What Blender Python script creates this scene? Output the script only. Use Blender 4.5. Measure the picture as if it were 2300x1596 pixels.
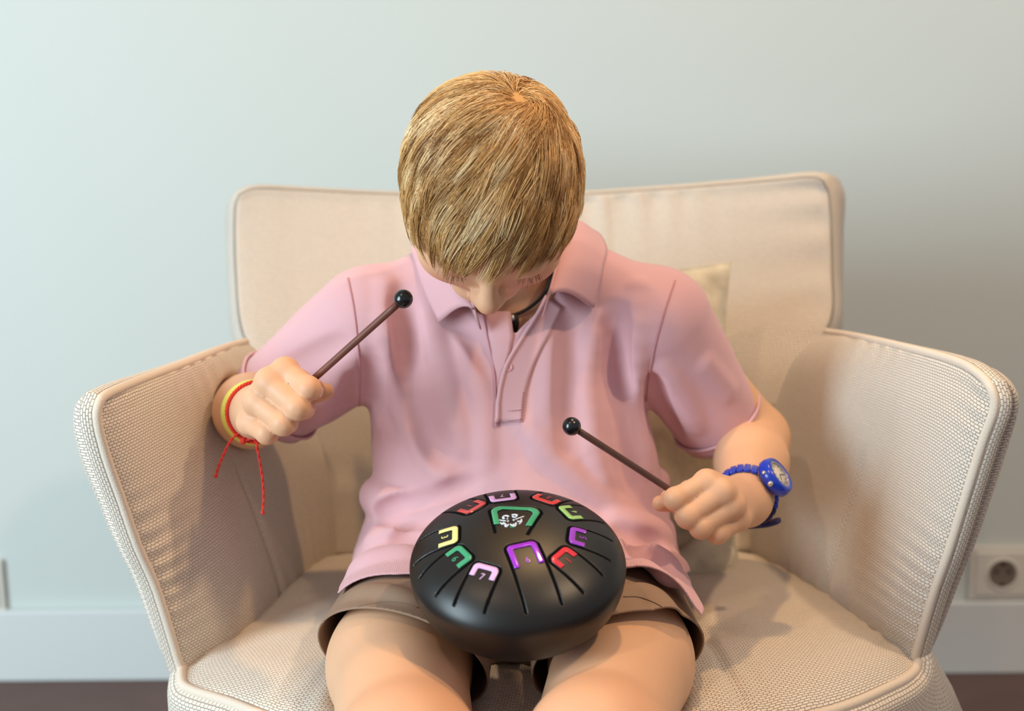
import bpy, bmesh, math, random
import numpy as np
from mathutils import Vector, Matrix

for _o in list(bpy.data.objects):
    bpy.data.objects.remove(_o, do_unlink=True)
SC = bpy.context.scene
COL = SC.collection
rng = np.random.default_rng(7)
random.seed(7)

# ------------------------------------------------------------------ camera
FPX, W0, H0 = 3000.0, 2300.0, 1596.0
CAM_H = 0.87
CAM_M = (Matrix.Translation((0, 0, CAM_H)) @ Matrix.Rotation(math.radians(80.0), 4, 'X')
         @ Matrix.Rotation(math.radians(-0.9), 4, 'Z'))
cd = bpy.data.cameras.new('camera')
cam = bpy.data.objects.new('camera', cd)
COL.objects.link(cam)
cam.matrix_world = CAM_M
cd.sensor_width = 36.0
cd.lens = FPX / W0 * 36.0
cd.dof.use_dof = True
cd.dof.focus_distance = 1.10
cd.dof.aperture_fstop = 4.0
cd.clip_start = 0.05
SC.camera = cam

# ------------------------------------------------------------------ light
def lin(r, g, b):
    f = lambda c: (c / 255.0) / 12.92 if c / 255.0 <= 0.04045 else ((c / 255.0 + 0.055) / 1.055) ** 2.4
    return (f(r), f(g), f(b), 1.0)

world = bpy.data.worlds.new('world')
SC.world = world
world.use_nodes = True
bg = world.node_tree.nodes['Background']
bg.inputs[0].default_value = (0.93, 0.95, 1.0, 1)
bg.inputs[1].default_value = 0.36

def area(name, loc, target, sx, sy, power, color, spread=180):
    ld = bpy.data.lights.new(name, 'AREA')
    ld.shape = 'RECTANGLE'
    ld.size, ld.size_y, ld.energy, ld.color = sx, sy, power, color
    ld.spread = math.radians(spread)
    o = bpy.data.objects.new(name, ld)
    COL.objects.link(o)
    o.location = loc
    o.rotation_euler = (Vector(target) - Vector(loc)).to_track_quat('-Z', 'Y').to_euler()
    return o

# daylight from a tall window to the left of the camera
area('window_daylight', (-2.0, -0.25, 1.12), (0.1, 1.35, 0.65), 0.85, 1.5, 66, (0.71, 0.90, 1.0))
# warm recessed ceiling lamps
def lamp(name, loc, target, power, color=(1.0, 0.72, 0.46), radius=0.05, cone=95):
    ld = bpy.data.lights.new(name, 'SPOT')
    ld.energy, ld.color, ld.shadow_soft_size = power, color, radius
    ld.spot_size = math.radians(cone)
    ld.spot_blend = 0.6
    o = bpy.data.objects.new(name, ld)
    COL.objects.link(o)
    o.location = loc
    o.rotation_euler = (Vector(target) - Vector(loc)).to_track_quat('-Z', 'Y').to_euler()
    return o
lamp('ceiling_spot', (1.05, 0.45, 2.35), (0.1, 1.2, 0.6), 60)
lamp('ceiling_spot_rear', (0.25, 1.35, 2.4), (0.05, 1.15, 0.7), 50, (1.0, 0.62, 0.28), cone=50)
lamp('ceiling_spot_front', (-0.75, 0.2, 2.4), (0.1, 1.3, 0.5), 22)

vs = SC.view_settings
vs.view_transform = 'Standard'
vs.look = 'None'
vs.gamma = 1.0
vs.use_curve_mapping = False
vs.exposure = 0.15

# ------------------------------------------------------------------ pixel rays
_CM = np.array(CAM_M)
CAMP = _CM[:3, 3].copy()
def ray(px, py):
    d = _CM[:3, :3] @ np.array([(px - W0 / 2) / FPX, (H0 / 2 - py) / FPX, -1.0])
    return d / np.linalg.norm(d)
def K(px, py, Y):                       # point seen at a pixel, at world depth Y
    d = ray(px, py)
    return CAMP + d * (Y / d[1])
def KZ(px, py, z):                      # point seen at a pixel, at world height z
    d = ray(px, py)
    return CAMP + d * ((z - CAMP[2]) / d[2])

# ------------------------------------------------------------------ mesh helpers
def mesh_obj(name, verts, faces, mat=None, parent=None, smooth=True, uv=None):
    me = bpy.data.meshes.new(name)
    verts = np.asarray(verts, dtype=np.float32)
    if isinstance(faces, np.ndarray):
        nf, k = faces.shape
        me.vertices.add(len(verts)); me.vertices.foreach_set('co', verts.ravel())
        me.loops.add(nf * k); me.loops.foreach_set('vertex_index', faces.astype(np.int32).ravel())
        me.polygons.add(nf)
        me.polygons.foreach_set('loop_start', np.arange(0, nf * k, k, dtype=np.int32))
        me.update(calc_edges=True)
    else:
        me.from_pydata([tuple(v) for v in verts], [], [tuple(f) for f in faces])
    me.validate()
    if smooth:
        me.polygons.foreach_set('use_smooth', np.ones(len(me.polygons), dtype=bool))
    if uv is not None:
        ul = me.uv_layers.new(name='UVMap')
        li = np.empty(len(me.loops), dtype=np.int32); me.loops.foreach_get('vertex_index', li)
        ul.data.foreach_set('uv', np.asarray(uv, dtype=np.float32)[li].ravel())
    if mat is not None:
        me.materials.append(mat)
    o = bpy.data.objects.new(name, me)
    COL.objects.link(o)
    if parent is not None:
        o.parent = parent
        o.matrix_parent_inverse = Matrix.Translation(parent.location).inverted() if parent.rotation_euler[:] == (0, 0, 0) else Matrix.Identity(4)
    return o

def empty(name, loc, label, cat, group=None):
    o = bpy.data.objects.new(name, None)
    o.empty_display_size = 0.05
    COL.objects.link(o)
    o.location = [float(c) for c in loc]
    tag(o, label, cat, group)
    return o
def tag(o, label=None, cat=None, group=None, kind=None):
    if label: o['label'] = label
    if cat: o['category'] = cat
    if group: o['group'] = group
    if kind: o['kind'] = kind
    return o
def solid(o, t, off=-1.0):
    m = o.modifiers.new('thickness', 'SOLIDIFY'); m.thickness = t; m.offset = off
    return o

def catmull(pts, n):
    P = np.asarray(pts, float)
    if len(P) == 2:
        return P[0] + (P[1] - P[0]) * np.linspace(0, 1, n)[:, None]
    Q = np.vstack([2 * P[0] - P[1], P, 2 * P[-1] - P[-2]])
    # centripetal-free uniform catmull-rom sampled densely then resampled by arc length
    out = []
    for i in range(1, len(Q) - 2):
        t = np.linspace(0, 1, 24, endpoint=False)[:, None]
        p0, p1, p2, p3 = Q[i - 1], Q[i], Q[i + 1], Q[i + 2]
        out.append(0.5 * ((2 * p1) + (-p0 + p2) * t + (2 * p0 - 5 * p1 + 4 * p2 - p3) * t ** 2 + (-p0 + 3 * p1 - 3 * p2 + p3) * t ** 3))
    D = np.vstack(out + [P[-1:]])
    s = np.concatenate([[0], np.cumsum(np.linalg.norm(np.diff(D, axis=0), axis=1))])
    u = np.linspace(0, s[-1], n)
    return np.stack([np.interp(u, s, D[:, k]) for k in range(D.shape[1])], 1)

def tube_data(path, radii, sides=8, closed=False, caps=True):
    P = np.asarray(path, float); n = len(P)
    R = np.full(n, radii) if np.isscalar(radii) else np.asarray(radii, float)
    T = np.gradient(P, axis=0)
    if closed:
        T = np.roll(P, -1, 0) - np.roll(P, 1, 0)
    T /= np.linalg.norm(T, axis=1)[:, None] + 1e-12
    ref = np.array([0, 0, 1.0]) if abs(T[0][2]) < 0.9 else np.array([1.0, 0, 0])
    N = np.cross(T[0], ref); N /= np.linalg.norm(N)
    vs_, a = [], np.linspace(0, 2 * np.pi, sides, endpoint=False)
    for i in range(n):
        N = N - T[i] * np.dot(N, T[i]); N /= np.linalg.norm(N) + 1e-12
        B = np.cross(T[i], N)
        vs_.append(P[i] + R[i] * (np.cos(a)[:, None] * N + np.sin(a)[:, None] * B))
    V = np.vstack(vs_)
    F = []
    m = n if closed else n - 1
    for i in range(m):
        for j in range(sides):
            a0, a1 = i * sides + j, i * sides + (j + 1) % sides
            b0, b1 = ((i + 1) % n) * sides + j, ((i + 1) % n) * sides + (j + 1) % sides
            F.append((a0, a1, b1, b0))
    if caps and not closed:
        F.append(tuple(range(sides))[::-1])
        F.append(tuple((n - 1) * sides + j for j in range(sides)))
    return V, F
def tube(name, path, radii, mat, parent=None, sides=8, closed=False):
    V, F = tube_data(path, radii, sides, closed)
    return mesh_obj(name, V, F, mat, parent)

class MB:
    def __init__(s): s.v, s.f = [], []
    def add(s, V, F):
        b = len(s.v)
        s.v.extend([tuple(map(float, p)) for p in V]); s.f.extend([tuple(int(i) + b for i in f) for f in F])
    def build(s, name, mat, parent=None, smooth=True):
        return mesh_obj(name, s.v, s.f, mat, parent, smooth)

def rbox(cx, cy, cz, sx, sy, sz, bev=0.004, seg=3):
    bm = bmesh.new()
    bmesh.ops.create_cube(bm, size=1.0)
    bmesh.ops.scale(bm, vec=(sx, sy, sz), verts=bm.verts)
    bmesh.ops.bevel(bm, geom=bm.edges[:], offset=bev, segments=seg, profile=0.5, affect='EDGES')
    bmesh.ops.translate(bm, vec=(cx, cy, cz), verts=bm.verts)
    bm.verts.index_update()
    V = [v.co[:] for v in bm.verts]; F = [[v.index for v in f.verts] for f in bm.faces]
    bm.free()
    return np.array(V), F

def lathe_data(profile, seg=48):
    V, F = [], []
    n = len(profile)
    for j in range(seg):
        a = 2 * math.pi * j / seg
        for r, z in profile:
            V.append((r * math.cos(a), r * math.sin(a), z))
    for j in range(seg):
        k = (j + 1) % seg
        for i in range(n - 1):
            F.append((j * n + i, k * n + i, k * n + i + 1, j * n + i + 1))
    return np.array(V), F

def frame(zaxis, xhint=(1, 0, 0)):
    z = np.asarray(zaxis, float); z = z / np.linalg.norm(z)
    x = np.asarray(xhint, float); x = x - z * np.dot(x, z); x /= np.linalg.norm(x)
    return np.stack([x, np.cross(z, x), z], 1)        # columns

# ------------------------------------------------------------------ materials
def mat(name, rgb, rough=0.6, bump=None, spec=0.5, var=None, sheen=0.0, sss=0.0, metal=0.0, coat=0.0, attr=None):
    """bump = (kind, scale, strength, dist); var = (scale, amount)"""
    m = bpy.data.materials.new(name)
    m.use_nodes = True
    nt = m.node_tree; N = nt.nodes; L = nt.links
    b = N['Principled BSDF']
    col = lin(*rgb)
    b.inputs['Base Color'].default_value = col
    b.inputs['Roughness'].default_value = rough
    b.inputs['Specular IOR Level'].default_value = spec
    b.inputs['Metallic'].default_value = metal
    b.inputs['Sheen Weight'].default_value = sheen
    b.inputs['Sheen Roughness'].default_value = 0.4
    b.inputs['Coat Weight'].default_value = coat
    b.inputs['Coat Roughness'].default_value = 0.08
    if sss:
        b.inputs['Subsurface Weight'].default_value = sss
        b.inputs['Subsurface Radius'].default_value = (1.0, 0.36, 0.2)
        b.inputs['Subsurface Scale'].default_value = 0.006
    tc = N.new('ShaderNodeTexCoord')
    csock = None
    if var:
        nz = N.new('ShaderNodeTexNoise'); nz.inputs['Scale'].default_value = var[0]; nz.inputs['Detail'].default_value = 4
        L.new(tc.outputs['Object'], nz.inputs['Vector'])
        mx = N.new('ShaderNodeMix'); mx.data_type = 'RGBA'
        k = var[1]
        mx.inputs[6].default_value = tuple(c * (1 - k) for c in col[:3]) + (1,)
        mx.inputs[7].default_value = tuple(min(1, c * (1 + k)) for c in col[:3]) + (1,)
        L.new(nz.outputs['Fac'], mx.inputs[0])
        csock = mx.outputs[2]
    if attr:
        at = N.new('ShaderNodeAttribute'); at.attribute_name = attr
        mm = N.new('ShaderNodeMix'); mm.data_type = 'RGBA'; mm.blend_type = 'MULTIPLY'; mm.inputs[0].default_value = 1.0
        if csock is not None: L.new(csock, mm.inputs[6])
        else: mm.inputs[6].default_value = col
        L.new(at.outputs['Color'], mm.inputs[7])
        csock = mm.outputs[2]
    if csock is not None:
        L.new(csock, b.inputs['Base Color'])
    if bump:
        kind, scale, strength, dist = bump
        bp = N.new('ShaderNodeBump'); bp.inputs['Strength'].default_value = strength; bp.inputs['Distance'].default_value = dist
        if kind == 'noise':
            t = N.new('ShaderNodeTexNoise'); t.inputs['Scale'].default_value = scale; t.inputs['Detail'].default_value = 3
            L.new(tc.outputs['Object'], t.inputs['Vector']); h = t.outputs['Fac']
        elif kind == 'weave3d':                       # fine pique grid from crossing sine bands
            hs = []
            for rot in ((0.0, 0.0, math.radians(45)), (0.0, 0.0, math.radians(-45))):
                mp = N.new('ShaderNodeMapping'); mp.inputs['Rotation'].default_value = rot
                sep = N.new('ShaderNodeSeparateXYZ'); L.new(tc.outputs['Object'], sep.inputs[0])
                cmb = N.new('ShaderNodeCombineXYZ')
                L.new(sep.outputs['X'], cmb.inputs['X']); L.new(sep.outputs['Z'], cmb.inputs['Y'])
                L.new(cmb.outputs[0], mp.inputs['Vector'])
                w = N.new('ShaderNodeTexWave'); w.wave_type = 'BANDS'; w.bands_direction = 'X'
                w.inputs['Scale'].default_value = scale
                L.new(mp.outputs[0], w.inputs['Vector']); hs.append(w.outputs['Fac'])
            ad = N.new('ShaderNodeMath'); ad.operation = 'MULTIPLY'
            L.new(hs[0], ad.inputs[0]); L.new(hs[1], ad.inputs[1]); h = ad.outputs[0]
        elif kind == 'knit':                          # staggered stitches along the UV map
            t = N.new('ShaderNodeTexBrick')
            t.inputs['Color1'].default_value = (1, 1, 1, 1); t.inputs['Color2'].default_value = (0.8, 0.8, 0.8, 1)
            t.inputs['Mortar'].default_value = (0, 0, 0, 1)
            t.inputs['Scale'].default_value = scale
            t.inputs['Mortar Size'].default_value = 0.1; t.inputs['Mortar Smooth'].default_value = 1.0
            t.inputs['Brick Width'].default_value = 1.1; t.inputs['Row Height'].default_value = 0.62
            nz2 = N.new('ShaderNodeTexNoise'); nz2.inputs['Scale'].default_value = 180
            L.new(tc.outputs['UV'], nz2.inputs['Vector'])
            vm = N.new('ShaderNodeVectorMath'); vm.operation = 'SCALE'; vm.inputs['Scale'].default_value = 0.0012
            L.new(nz2.outputs['Color'], vm.inputs[0])
            va = N.new('ShaderNodeVectorMath'); L.new(tc.outputs['UV'], va.inputs[0]); L.new(vm.outputs[0], va.inputs[1])
            L.new(va.outputs[0], t.inputs['Vector']); h = t.outputs['Color']
            # base colour is multiplied darker in the gaps between stitches
            mg = N.new('ShaderNodeMix'); mg.data_type = 'RGBA'; mg.blend_type = 'MULTIPLY'
            mg.inputs[0].default_value = 0.28
            if csock is not None: L.new(csock, mg.inputs[6])
            else: mg.inputs[6].default_value = col
            L.new(t.outputs['Color'], mg.inputs[7]); L.new(mg.outputs[2], b.inputs['Base Color'])
        L.new(h, bp.inputs['Height'])
        L.new(bp.outputs[0], b.inputs['Normal'])
    return m

# ------------------------------------------------------------------ implicit surfaces
class Cone:
    """tapered capsule; sq = (direction, factor) flattens it along a direction"""
    def __init__(s, a, b, ra, rb, sq=None):
        s.a, s.b, s.ra, s.rb = np.asarray(a, float), np.asarray(b, float), ra, rb
        s.sq = None
        if sq is not None:
            n = np.asarray(sq[0], float); s.sq = (n / np.linalg.norm(n), sq[1])
    def d(s, P):
        q = P - s.a; ba = s.b - s.a
        if s.sq is not None:
            n, f = s.sq
            q = q + np.outer(q @ n, n) * (1 / f - 1)
            ba = ba + n * np.dot(ba, n) * (1 / f - 1)
        l2 = ba @ ba
        t = np.minimum(np.maximum((q @ ba) / l2, 0), 1) if l2 > 1e-14 else np.zeros(len(P))
        w = q - t[:, None] * ba
        dd = np.sqrt(np.einsum('ij,ij->i', w, w)) - (s.ra + (s.rb - s.ra) * t)
        return dd if s.sq is None else dd * (0.5 + 0.5 * s.sq[1])
class Ell:
    def __init__(s, c, r, R=None):
        s.c, s.r = np.asarray(c, float), np.asarray(r, float)
        s.R = np.eye(3) if R is None else np.asarray(R, float)
    def d(s, P):
        q = (P - s.c) @ s.R
        q1 = q / s.r; q2 = q1 / s.r
        k0 = np.sqrt(np.einsum('ij,ij->i', q1, q1)); k1 = np.sqrt(np.einsum('ij,ij->i', q2, q2))
        return np.where(k1 > 1e-9, k0 * (k0 - 1) / np.maximum(k1, 1e-9), -s.r.min())
class U:
    def __init__(s, k, *ch): s.k, s.ch = k, list(ch)
class Sub:
    def __init__(s, k, base, *cuts): s.k, s.base, s.cuts = k, base, list(cuts)
def smin(a, b, k):
    h = np.maximum(k - np.abs(a - b), 0.0)
    return np.minimum(a, b) - h * h * (0.25 / k)
def leaves(n):
    if isinstance(n, U): return [l for c in n.ch for l in leaves(c)]
    if isinstance(n, Sub): return leaves(n.base) + [l for c in n.cuts for l in leaves(c)]
    return [n]
def ev(n, P, act=None):
    if isinstance(n, U):
        acc = None
        for c in n.ch:
            d = ev(c, P, act)
            if d is None: continue
            acc = d if acc is None else (smin(acc, d, n.k) if n.k > 0 else np.minimum(acc, d))
        return acc
    if isinstance(n, Sub):
        acc = ev(n.base, P, act)
        if acc is None: return None
        for c in n.cuts:
            d = ev(c, P, act)
            if d is None: continue
            acc = -smin(-acc, d, n.k)
        return acc
    if act is not None and id(n) not in act: return None
    return n.d(P)

def march(node, px, py, y0=0.75, off=0.0):
    d = ray(px, py); t = y0 / d[1]
    for _ in range(90):
        p = CAMP + d * t
        v = float(ev(node, p[None])[0]) - off
        if v < 2e-4: break
        t += v * 0.7
        if t > 3: return None
    return CAMP + d * t
def grad(node, p, e=1e-3):
    p = np.asarray(p, float)
    Q = np.vstack([p + e * np.eye(3), p - e * np.eye(3)])
    v = ev(node, Q); g = v[:3] - v[3:]
    return g / (np.linalg.norm(g) + 1e-12)

def surface(node, h, bmin, bmax, disp=None, B=10):
    bmin = np.asarray(bmin, float); bmax = np.asarray(bmax, float)
    nb = np.ceil((bmax - bmin) / (h * B)).astype(int)
    n = nb * B + 1
    LV = leaves(node)
    kmax = 0.03
    idx = np.stack(np.meshgrid(*[np.arange(k) for k in nb], indexing='ij'), -1).reshape(-1, 3)
    C = bmin + (idx + 0.5) * (h * B)
    hd = 0.5 * math.sqrt(3) * h * B
    D = np.stack([l.d(C) for l in LV])
    dt = ev(node, C)
    V = np.empty(tuple(n), dtype=np.float32)
    sg = np.where(dt < 0, -1.0, 1.0)
    near = np.abs(dt) < hd * 1.2 + 0.007
    for b in np.nonzero(~near)[0]:
        i, j, k = idx[b] * B
        V[i:i + B + 1, j:j + B + 1, k:k + B + 1] = sg[b]
    g = np.stack(np.meshgrid(*[np.arange(B + 1)] * 3, indexing='ij'), -1).reshape(-1, 3) * h
    for b in np.nonzero(near)[0]:
        act = {id(LV[l]) for l in np.nonzero(D[:, b] < dt[b] + 2.1 * hd + kmax)[0]}
        P = bmin + idx[b] * (h * B) + g
        v = ev(node, P, act)
        if v is None: v = np.ones(len(P))
        if disp is not None: v = v + disp(P)
        i, j, k = idx[b] * B
        V[i:i + B + 1, j:j + B + 1, k:k + B + 1] = v.reshape(B + 1, B + 1, B + 1)
    return surface_nets(V, bmin, h)

def surface_nets(V, o, h):
    I = V < 0
    nx, ny, nz = V.shape
    c = np.zeros((nx - 1, ny - 1, nz - 1), dtype=np.int8)
    for dx in (0, 1):
        for dy in (0, 1):
            for dz in (0, 1):
                c += I[dx:nx - 1 + dx, dy:ny - 1 + dy, dz:nz - 1 + dz]
    cells = np.argwhere((c > 0) & (c < 8))
    flat = (cells[:, 0] * (ny - 1) + cells[:, 1]) * (nz - 1) + cells[:, 2]
    acc = np.zeros((len(cells), 3)); cnt = np.zeros(len(cells))
    corner = [(0, 0, 0), (1, 0, 0), (0, 1, 0), (1, 1, 0), (0, 0, 1), (1, 0, 1), (0, 1, 1), (1, 1, 1)]
    vals = [V[cells[:, 0] + a, cells[:, 1] + b, cells[:, 2] + d] for a, b, d in corner]
    for i in range(8):
        for ax in range(3):
            if corner[i][ax] == 0:
                j = i + (1 << ax)
                va, vb = vals[i], vals[j]
                m = (va < 0) != (vb < 0)
                t = np.where(m, va / np.where(m, va - vb, 1), 0)
                p = np.array(corner[i], float)[None] + np.eye(3)[ax][None] * t[:, None]
                acc += np.where(m[:, None], p, 0); cnt += m
    verts = o + h * (cells + acc / cnt[:, None])
    quads = []
    st = np.array([(ny - 1) * (nz - 1), nz - 1, 1])
    for ax in range(3):
        sl0 = [slice(None)] * 3; sl1 = [slice(None)] * 3
        sl0[ax] = slice(0, -1); sl1[ax] = slice(1, None)
        E = np.argwhere(I[tuple(sl0)] != I[tuple(sl1)])
        a1, a2 = (ax + 1) % 3, (ax + 2) % 3
        lim = np.array([nx, ny, nz]) - 1
        ok = (E[:, a1] > 0) & (E[:, a2] > 0) & (E[:, a1] < lim[a1]) & (E[:, a2] < lim[a2])
        E = E[ok]
        if not len(E): continue
        neg = I[E[:, 0], E[:, 1], E[:, 2]]
        f = E @ st
        q = np.stack([f - st[a1] - st[a2], f - st[a2], f, f - st[a1]], 1)
        q = np.where(neg[:, None], q, q[:, ::-1])
        quads.append(np.searchsorted(flat, q))
    return verts, np.vstack(quads)

def clip(V, F, g):
    """keep the part of a mesh where the vertex field g is >= 0, cutting faces along g = 0"""
    T = np.vstack([F[:, [0, 1, 2]], F[:, [0, 2, 3]]]) if F.shape[1] == 4 else F
    s = g[T] >= 0
    n = s.sum(1)
    out = [T[n == 3]]
    newv = []; cache = {}
    def cutp(a, b):
        k = (a, b) if a < b else (b, a)
        if k not in cache:
            t = g[a] / (g[a] - g[b])
            cache[k] = len(V) + len(newv); newv.append(V[a] + (V[b] - V[a]) * t)
        return cache[k]
    ext = []
    for t, ss in zip(T[(n == 1) | (n == 2)], s[(n == 1) | (n == 2)]):
        if ss.sum() == 1:
            i = int(np.argmax(ss)); a, b, c = t[i], t[(i + 1) % 3], t[(i + 2) % 3]
            ext.append((a, cutp(a, b), cutp(a, c)))
        else:
            i = int(np.argmin(ss)); a, b, c = t[i], t[(i + 1) % 3], t[(i + 2) % 3]
            ab, ac = cutp(a, b), cutp(a, c)
            ext.append((ab, b, c)); ext.append((ab, c, ac))
    if newv: V = np.vstack([V, np.array(newv)])
    if ext: out.append(np.array(ext))
    F2 = np.vstack(out)
    used, inv = np.unique(F2.ravel(), return_inverse=True)
    return V[used], inv.reshape(F2.shape)

def relax(V, F, it=2, lam=0.5):
    E = np.vstack([F[:, [i, (i + 1) % F.shape[1]]] for i in range(F.shape[1])])
    E = np.vstack([E, E[:, ::-1]])
    deg = np.bincount(E[:, 0], minlength=len(V)).astype(float)
    for _ in range(it):
        S = np.stack([np.bincount(E[:, 0], weights=V[E[:, 1], k], minlength=len(V)) for k in range(3)], 1)
        V = V + lam * (S / np.maximum(deg, 1)[:, None] - V)
    return V
# ================================================================== the room
M_wall = mat('wall_paint', (210, 216, 211), 0.85, ('noise', 260, 0.08, 0.002))
M_base = mat('baseboard_paint', (220, 223, 220), 0.45)
M_floor = mat('carpet', (112, 90, 84), 0.95, ('noise', 420, 0.6, 0.004), var=(14, 0.16))
M_plast = mat('socket_plastic', (226, 220, 208), 0.32)
M_plast_in = mat('socket_well', (120, 105, 92), 0.5)
M_dark = mat('socket_hole', (40, 32, 26), 0.6)

_a, _b = KZ(150, 1521, 0.0), KZ(2250, 1504, 0.0)
_wd = (_b - _a) / np.linalg.norm(_b - _a)                 # along the wall
_wn = np.array([_wd[1], -_wd[0], 0.0])                    # out of the wall, towards the camera
_w0 = _a + _wd * np.dot(KZ(1150, 1512, 0.0) - _a, _wd)
def wallp(s, n, z): return _w0 + _wd * s + _wn * n + np.array([0, 0, z])

def slab(name, s0, s1, n0, n1, z0, z1, m, bev=0.0):
    V, F = rbox((s0 + s1) / 2, (n0 + n1) / 2, (z0 + z1) / 2, s1 - s0, n1 - n0, z1 - z0, max(bev, 0.001), 3)
    return mesh_obj(name, [wallp(*v) for v in V], F, m, None, smooth=False)
tag(slab('wall_back', -3.4, 3.4, -0.12, 0.0, 0.0, 2.6, M_wall), kind='structure')
BBH = float((KZ(1150, 1512, 0.0) * 0)[2] + CAM_H + ray(1150, 1362)[2] * (_w0[1] - 0.016) / ray(1150, 1362)[1])
bb = slab('baseboard_back', -3.4, 3.4, 0.0005, 0.016, 0.0, BBH, M_base, 0.004)
tag(bb, kind='structure')
V, F = rbox(0, 0.6, -0.05, 6.8, 6.0, 0.1, 0.001, 1)
tag(mesh_obj('floor', V, F, M_floor, None, smooth=False), kind='structure')

# ---- double wall socket above the baseboard, at the right edge
def wall_hit(px, py, n=0.0):
    d = ray(px, py); t = np.dot(_w0 + _wn * n - CAMP, _wn) / np.dot(d, _wn)
    p = CAMP + d * t
    return np.dot(p - _w0, _wd), p[2]
def socket(px_left, px_c, py_c, px_r, py_r, label, mirror=1):
    s_c, z_c = wall_hit(px_c, py_c, 0.01)
    s_l, _ = wall_hit(px_left, py_c, 0.01)
    half = abs(s_c - s_l)
    rad = abs(wall_hit(px_r, py_r, 0.01)[0] - s_c)
    root = empty('wall_socket', wallp(s_c, 0.0, z_c), label, 'socket')
    zh = 0.044
    V, F = rbox(s_c, 0.0045 + 0.0006, z_c, 2 * half, 0.009, 2 * zh, 0.0035, 3)
    mesh_obj('frame', [wallp(*v) for v in V], F, M_plast, root, smooth=False)
    V, F = rbox(s_c, 0.0105, z_c, 2 * half - 0.017, 0.006, 2 * zh - 0.017, 0.0025, 3)
    mesh_obj('cover_plate', [wallp(*v) for v in V], F, M_plast, root, smooth=False)
    # round recessed well with raised rim
    prof = [(rad * 1.18, 0.0135), (rad * 1.17, 0.0155), (rad * 1.08, 0.0162), (rad * 1.0, 0.0155), (rad * 0.97, 0.0142)]
    V, F = lathe_data(prof, 40)
    mesh_obj('rim', [wallp(s_c + v[0], v[2], z_c + v[1]) for v in V], F, M_plast, root)
    V, F = lathe_data([(rad * 0.985, 0.0146), (rad * 0.9, 0.0139), (0.0005, 0.0138)], 40)
    mesh_obj('well', [wallp(s_c + v[0], v[2], z_c + v[1]) for v in V], F, M_plast_in, root)
    for dx in (-0.0095, 0.0095):
        V, F = lathe_data([(0.0031, 0.0139), (0.003, 0.0145), (0.0003, 0.0145)], 14)
        mesh_obj('pin_hole', [wallp(s_c + dx + v[0], v[2], z_c + 0.004 + v[1]) for v in V], F, M_dark, root)
    for dz in (1, -1):
        V, F = rbox(s_c, 0.0146, z_c + dz * rad * 0.78, 0.006, 0.0016, 0.006, 0.0005, 1)
        mesh_obj('earth_clip', [wallp(*v) for v in V], F, M_dark, root, smooth=False)
    return root
socket(2178, 2250, 1287, 2282, 1287, 'beige wall socket above the baseboard right of the armchair')
socket(8, -62, 1318, -32, 1318, 'wall socket just cut by the left edge of the photo')
def Ks(rows): return [K(*r) for r in rows]
# ================================================================== the boy
M_skin = mat('skin', (222, 174, 138), 0.5, ('noise', 500, 0.05, 0.0006), spec=0.35, sss=0.25, attr='tint')
M_shirt = mat('pink_pique', (214, 170, 176), 0.88, ('weave3d', 260, 0.35, 0.0006), spec=0.2, sheen=0.25)
M_short = mat('khaki_cotton', (150, 124, 104), 0.9, ('noise', 1200, 0.25, 0.0005), spec=0.2, var=(60, 0.05))
M_thread = mat('pink_thread', (196, 140, 148), 0.9)
M_button = mat('pink_button', (214, 150, 156), 0.35)
M_kthread = mat('khaki_thread', (126, 102, 84), 0.9)

boy = empty('person', (0.0, 1.25, 0.0), 'child in pink polo shirt and brown shorts bowing over a drum', 'person')
A = lambda *v: np.array(v, float)
YD = A(0, 1, 0)

# ---- joints
SL, EL, WL = K(835, 730, 1.285), K(556, 920, 1.335), K(578, 925, 1.175)
SR, ER, WR = K(1465, 735, 1.285), K(1695, 985, 1.345), K(1675, 1118, 1.185)
HIPL, MIDL, KNL = A(-0.078, 1.26, 0.435), A(-0.098, 1.05, 0.425), A(-0.078, 0.885, 0.422)
HIPR, MIDR, KNR = A(0.078, 1.26, 0.435), A(0.087, 1.05, 0.425), A(0.056, 0.885, 0.424)
CH, WA, PE = K(1135, 890, 1.30), K(1160, 1085, 1.285), K(1158, 1225, 1.27)
NB = K(1142, 600, 1.295)

# ---- head frame: F out of the face, D down the face, Rr towards the image right
BOW, YAW, ROLL = math.radians(57), math.radians(3), math.radians(3)
HC = K(1104, 412, 1.125)
def head_axes():
    F = A(0, -math.cos(BOW), -math.sin(BOW)); D = A(0, math.sin(BOW), -math.cos(BOW)); R = A(1, 0, 0)
    M = np.stack([R, F, D], 1)
    y, r = YAW, ROLL
    Rz = np.array([[math.cos(y), -math.sin(y), 0], [math.sin(y), math.cos(y), 0], [0, 0, 1]])
    Ry = np.array([[math.cos(r), 0, math.sin(r)], [0, 1, 0], [-math.sin(r), 0, math.cos(r)]])
    return Rz @ Ry @ M
HM = head_axes()
def hp(r, f, d): return HC + HM @ A(r, f, d)
HS = 0.96
def hell(c, rad): return Ell(hp(*[HS * x for x in c]), [HS * x for x in rad], HM)
def hcone(a, b, ra, rb): return Cone(hp(*[HS * x for x in a]), hp(*[HS * x for x in b]), HS * ra, HS * rb)

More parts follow.
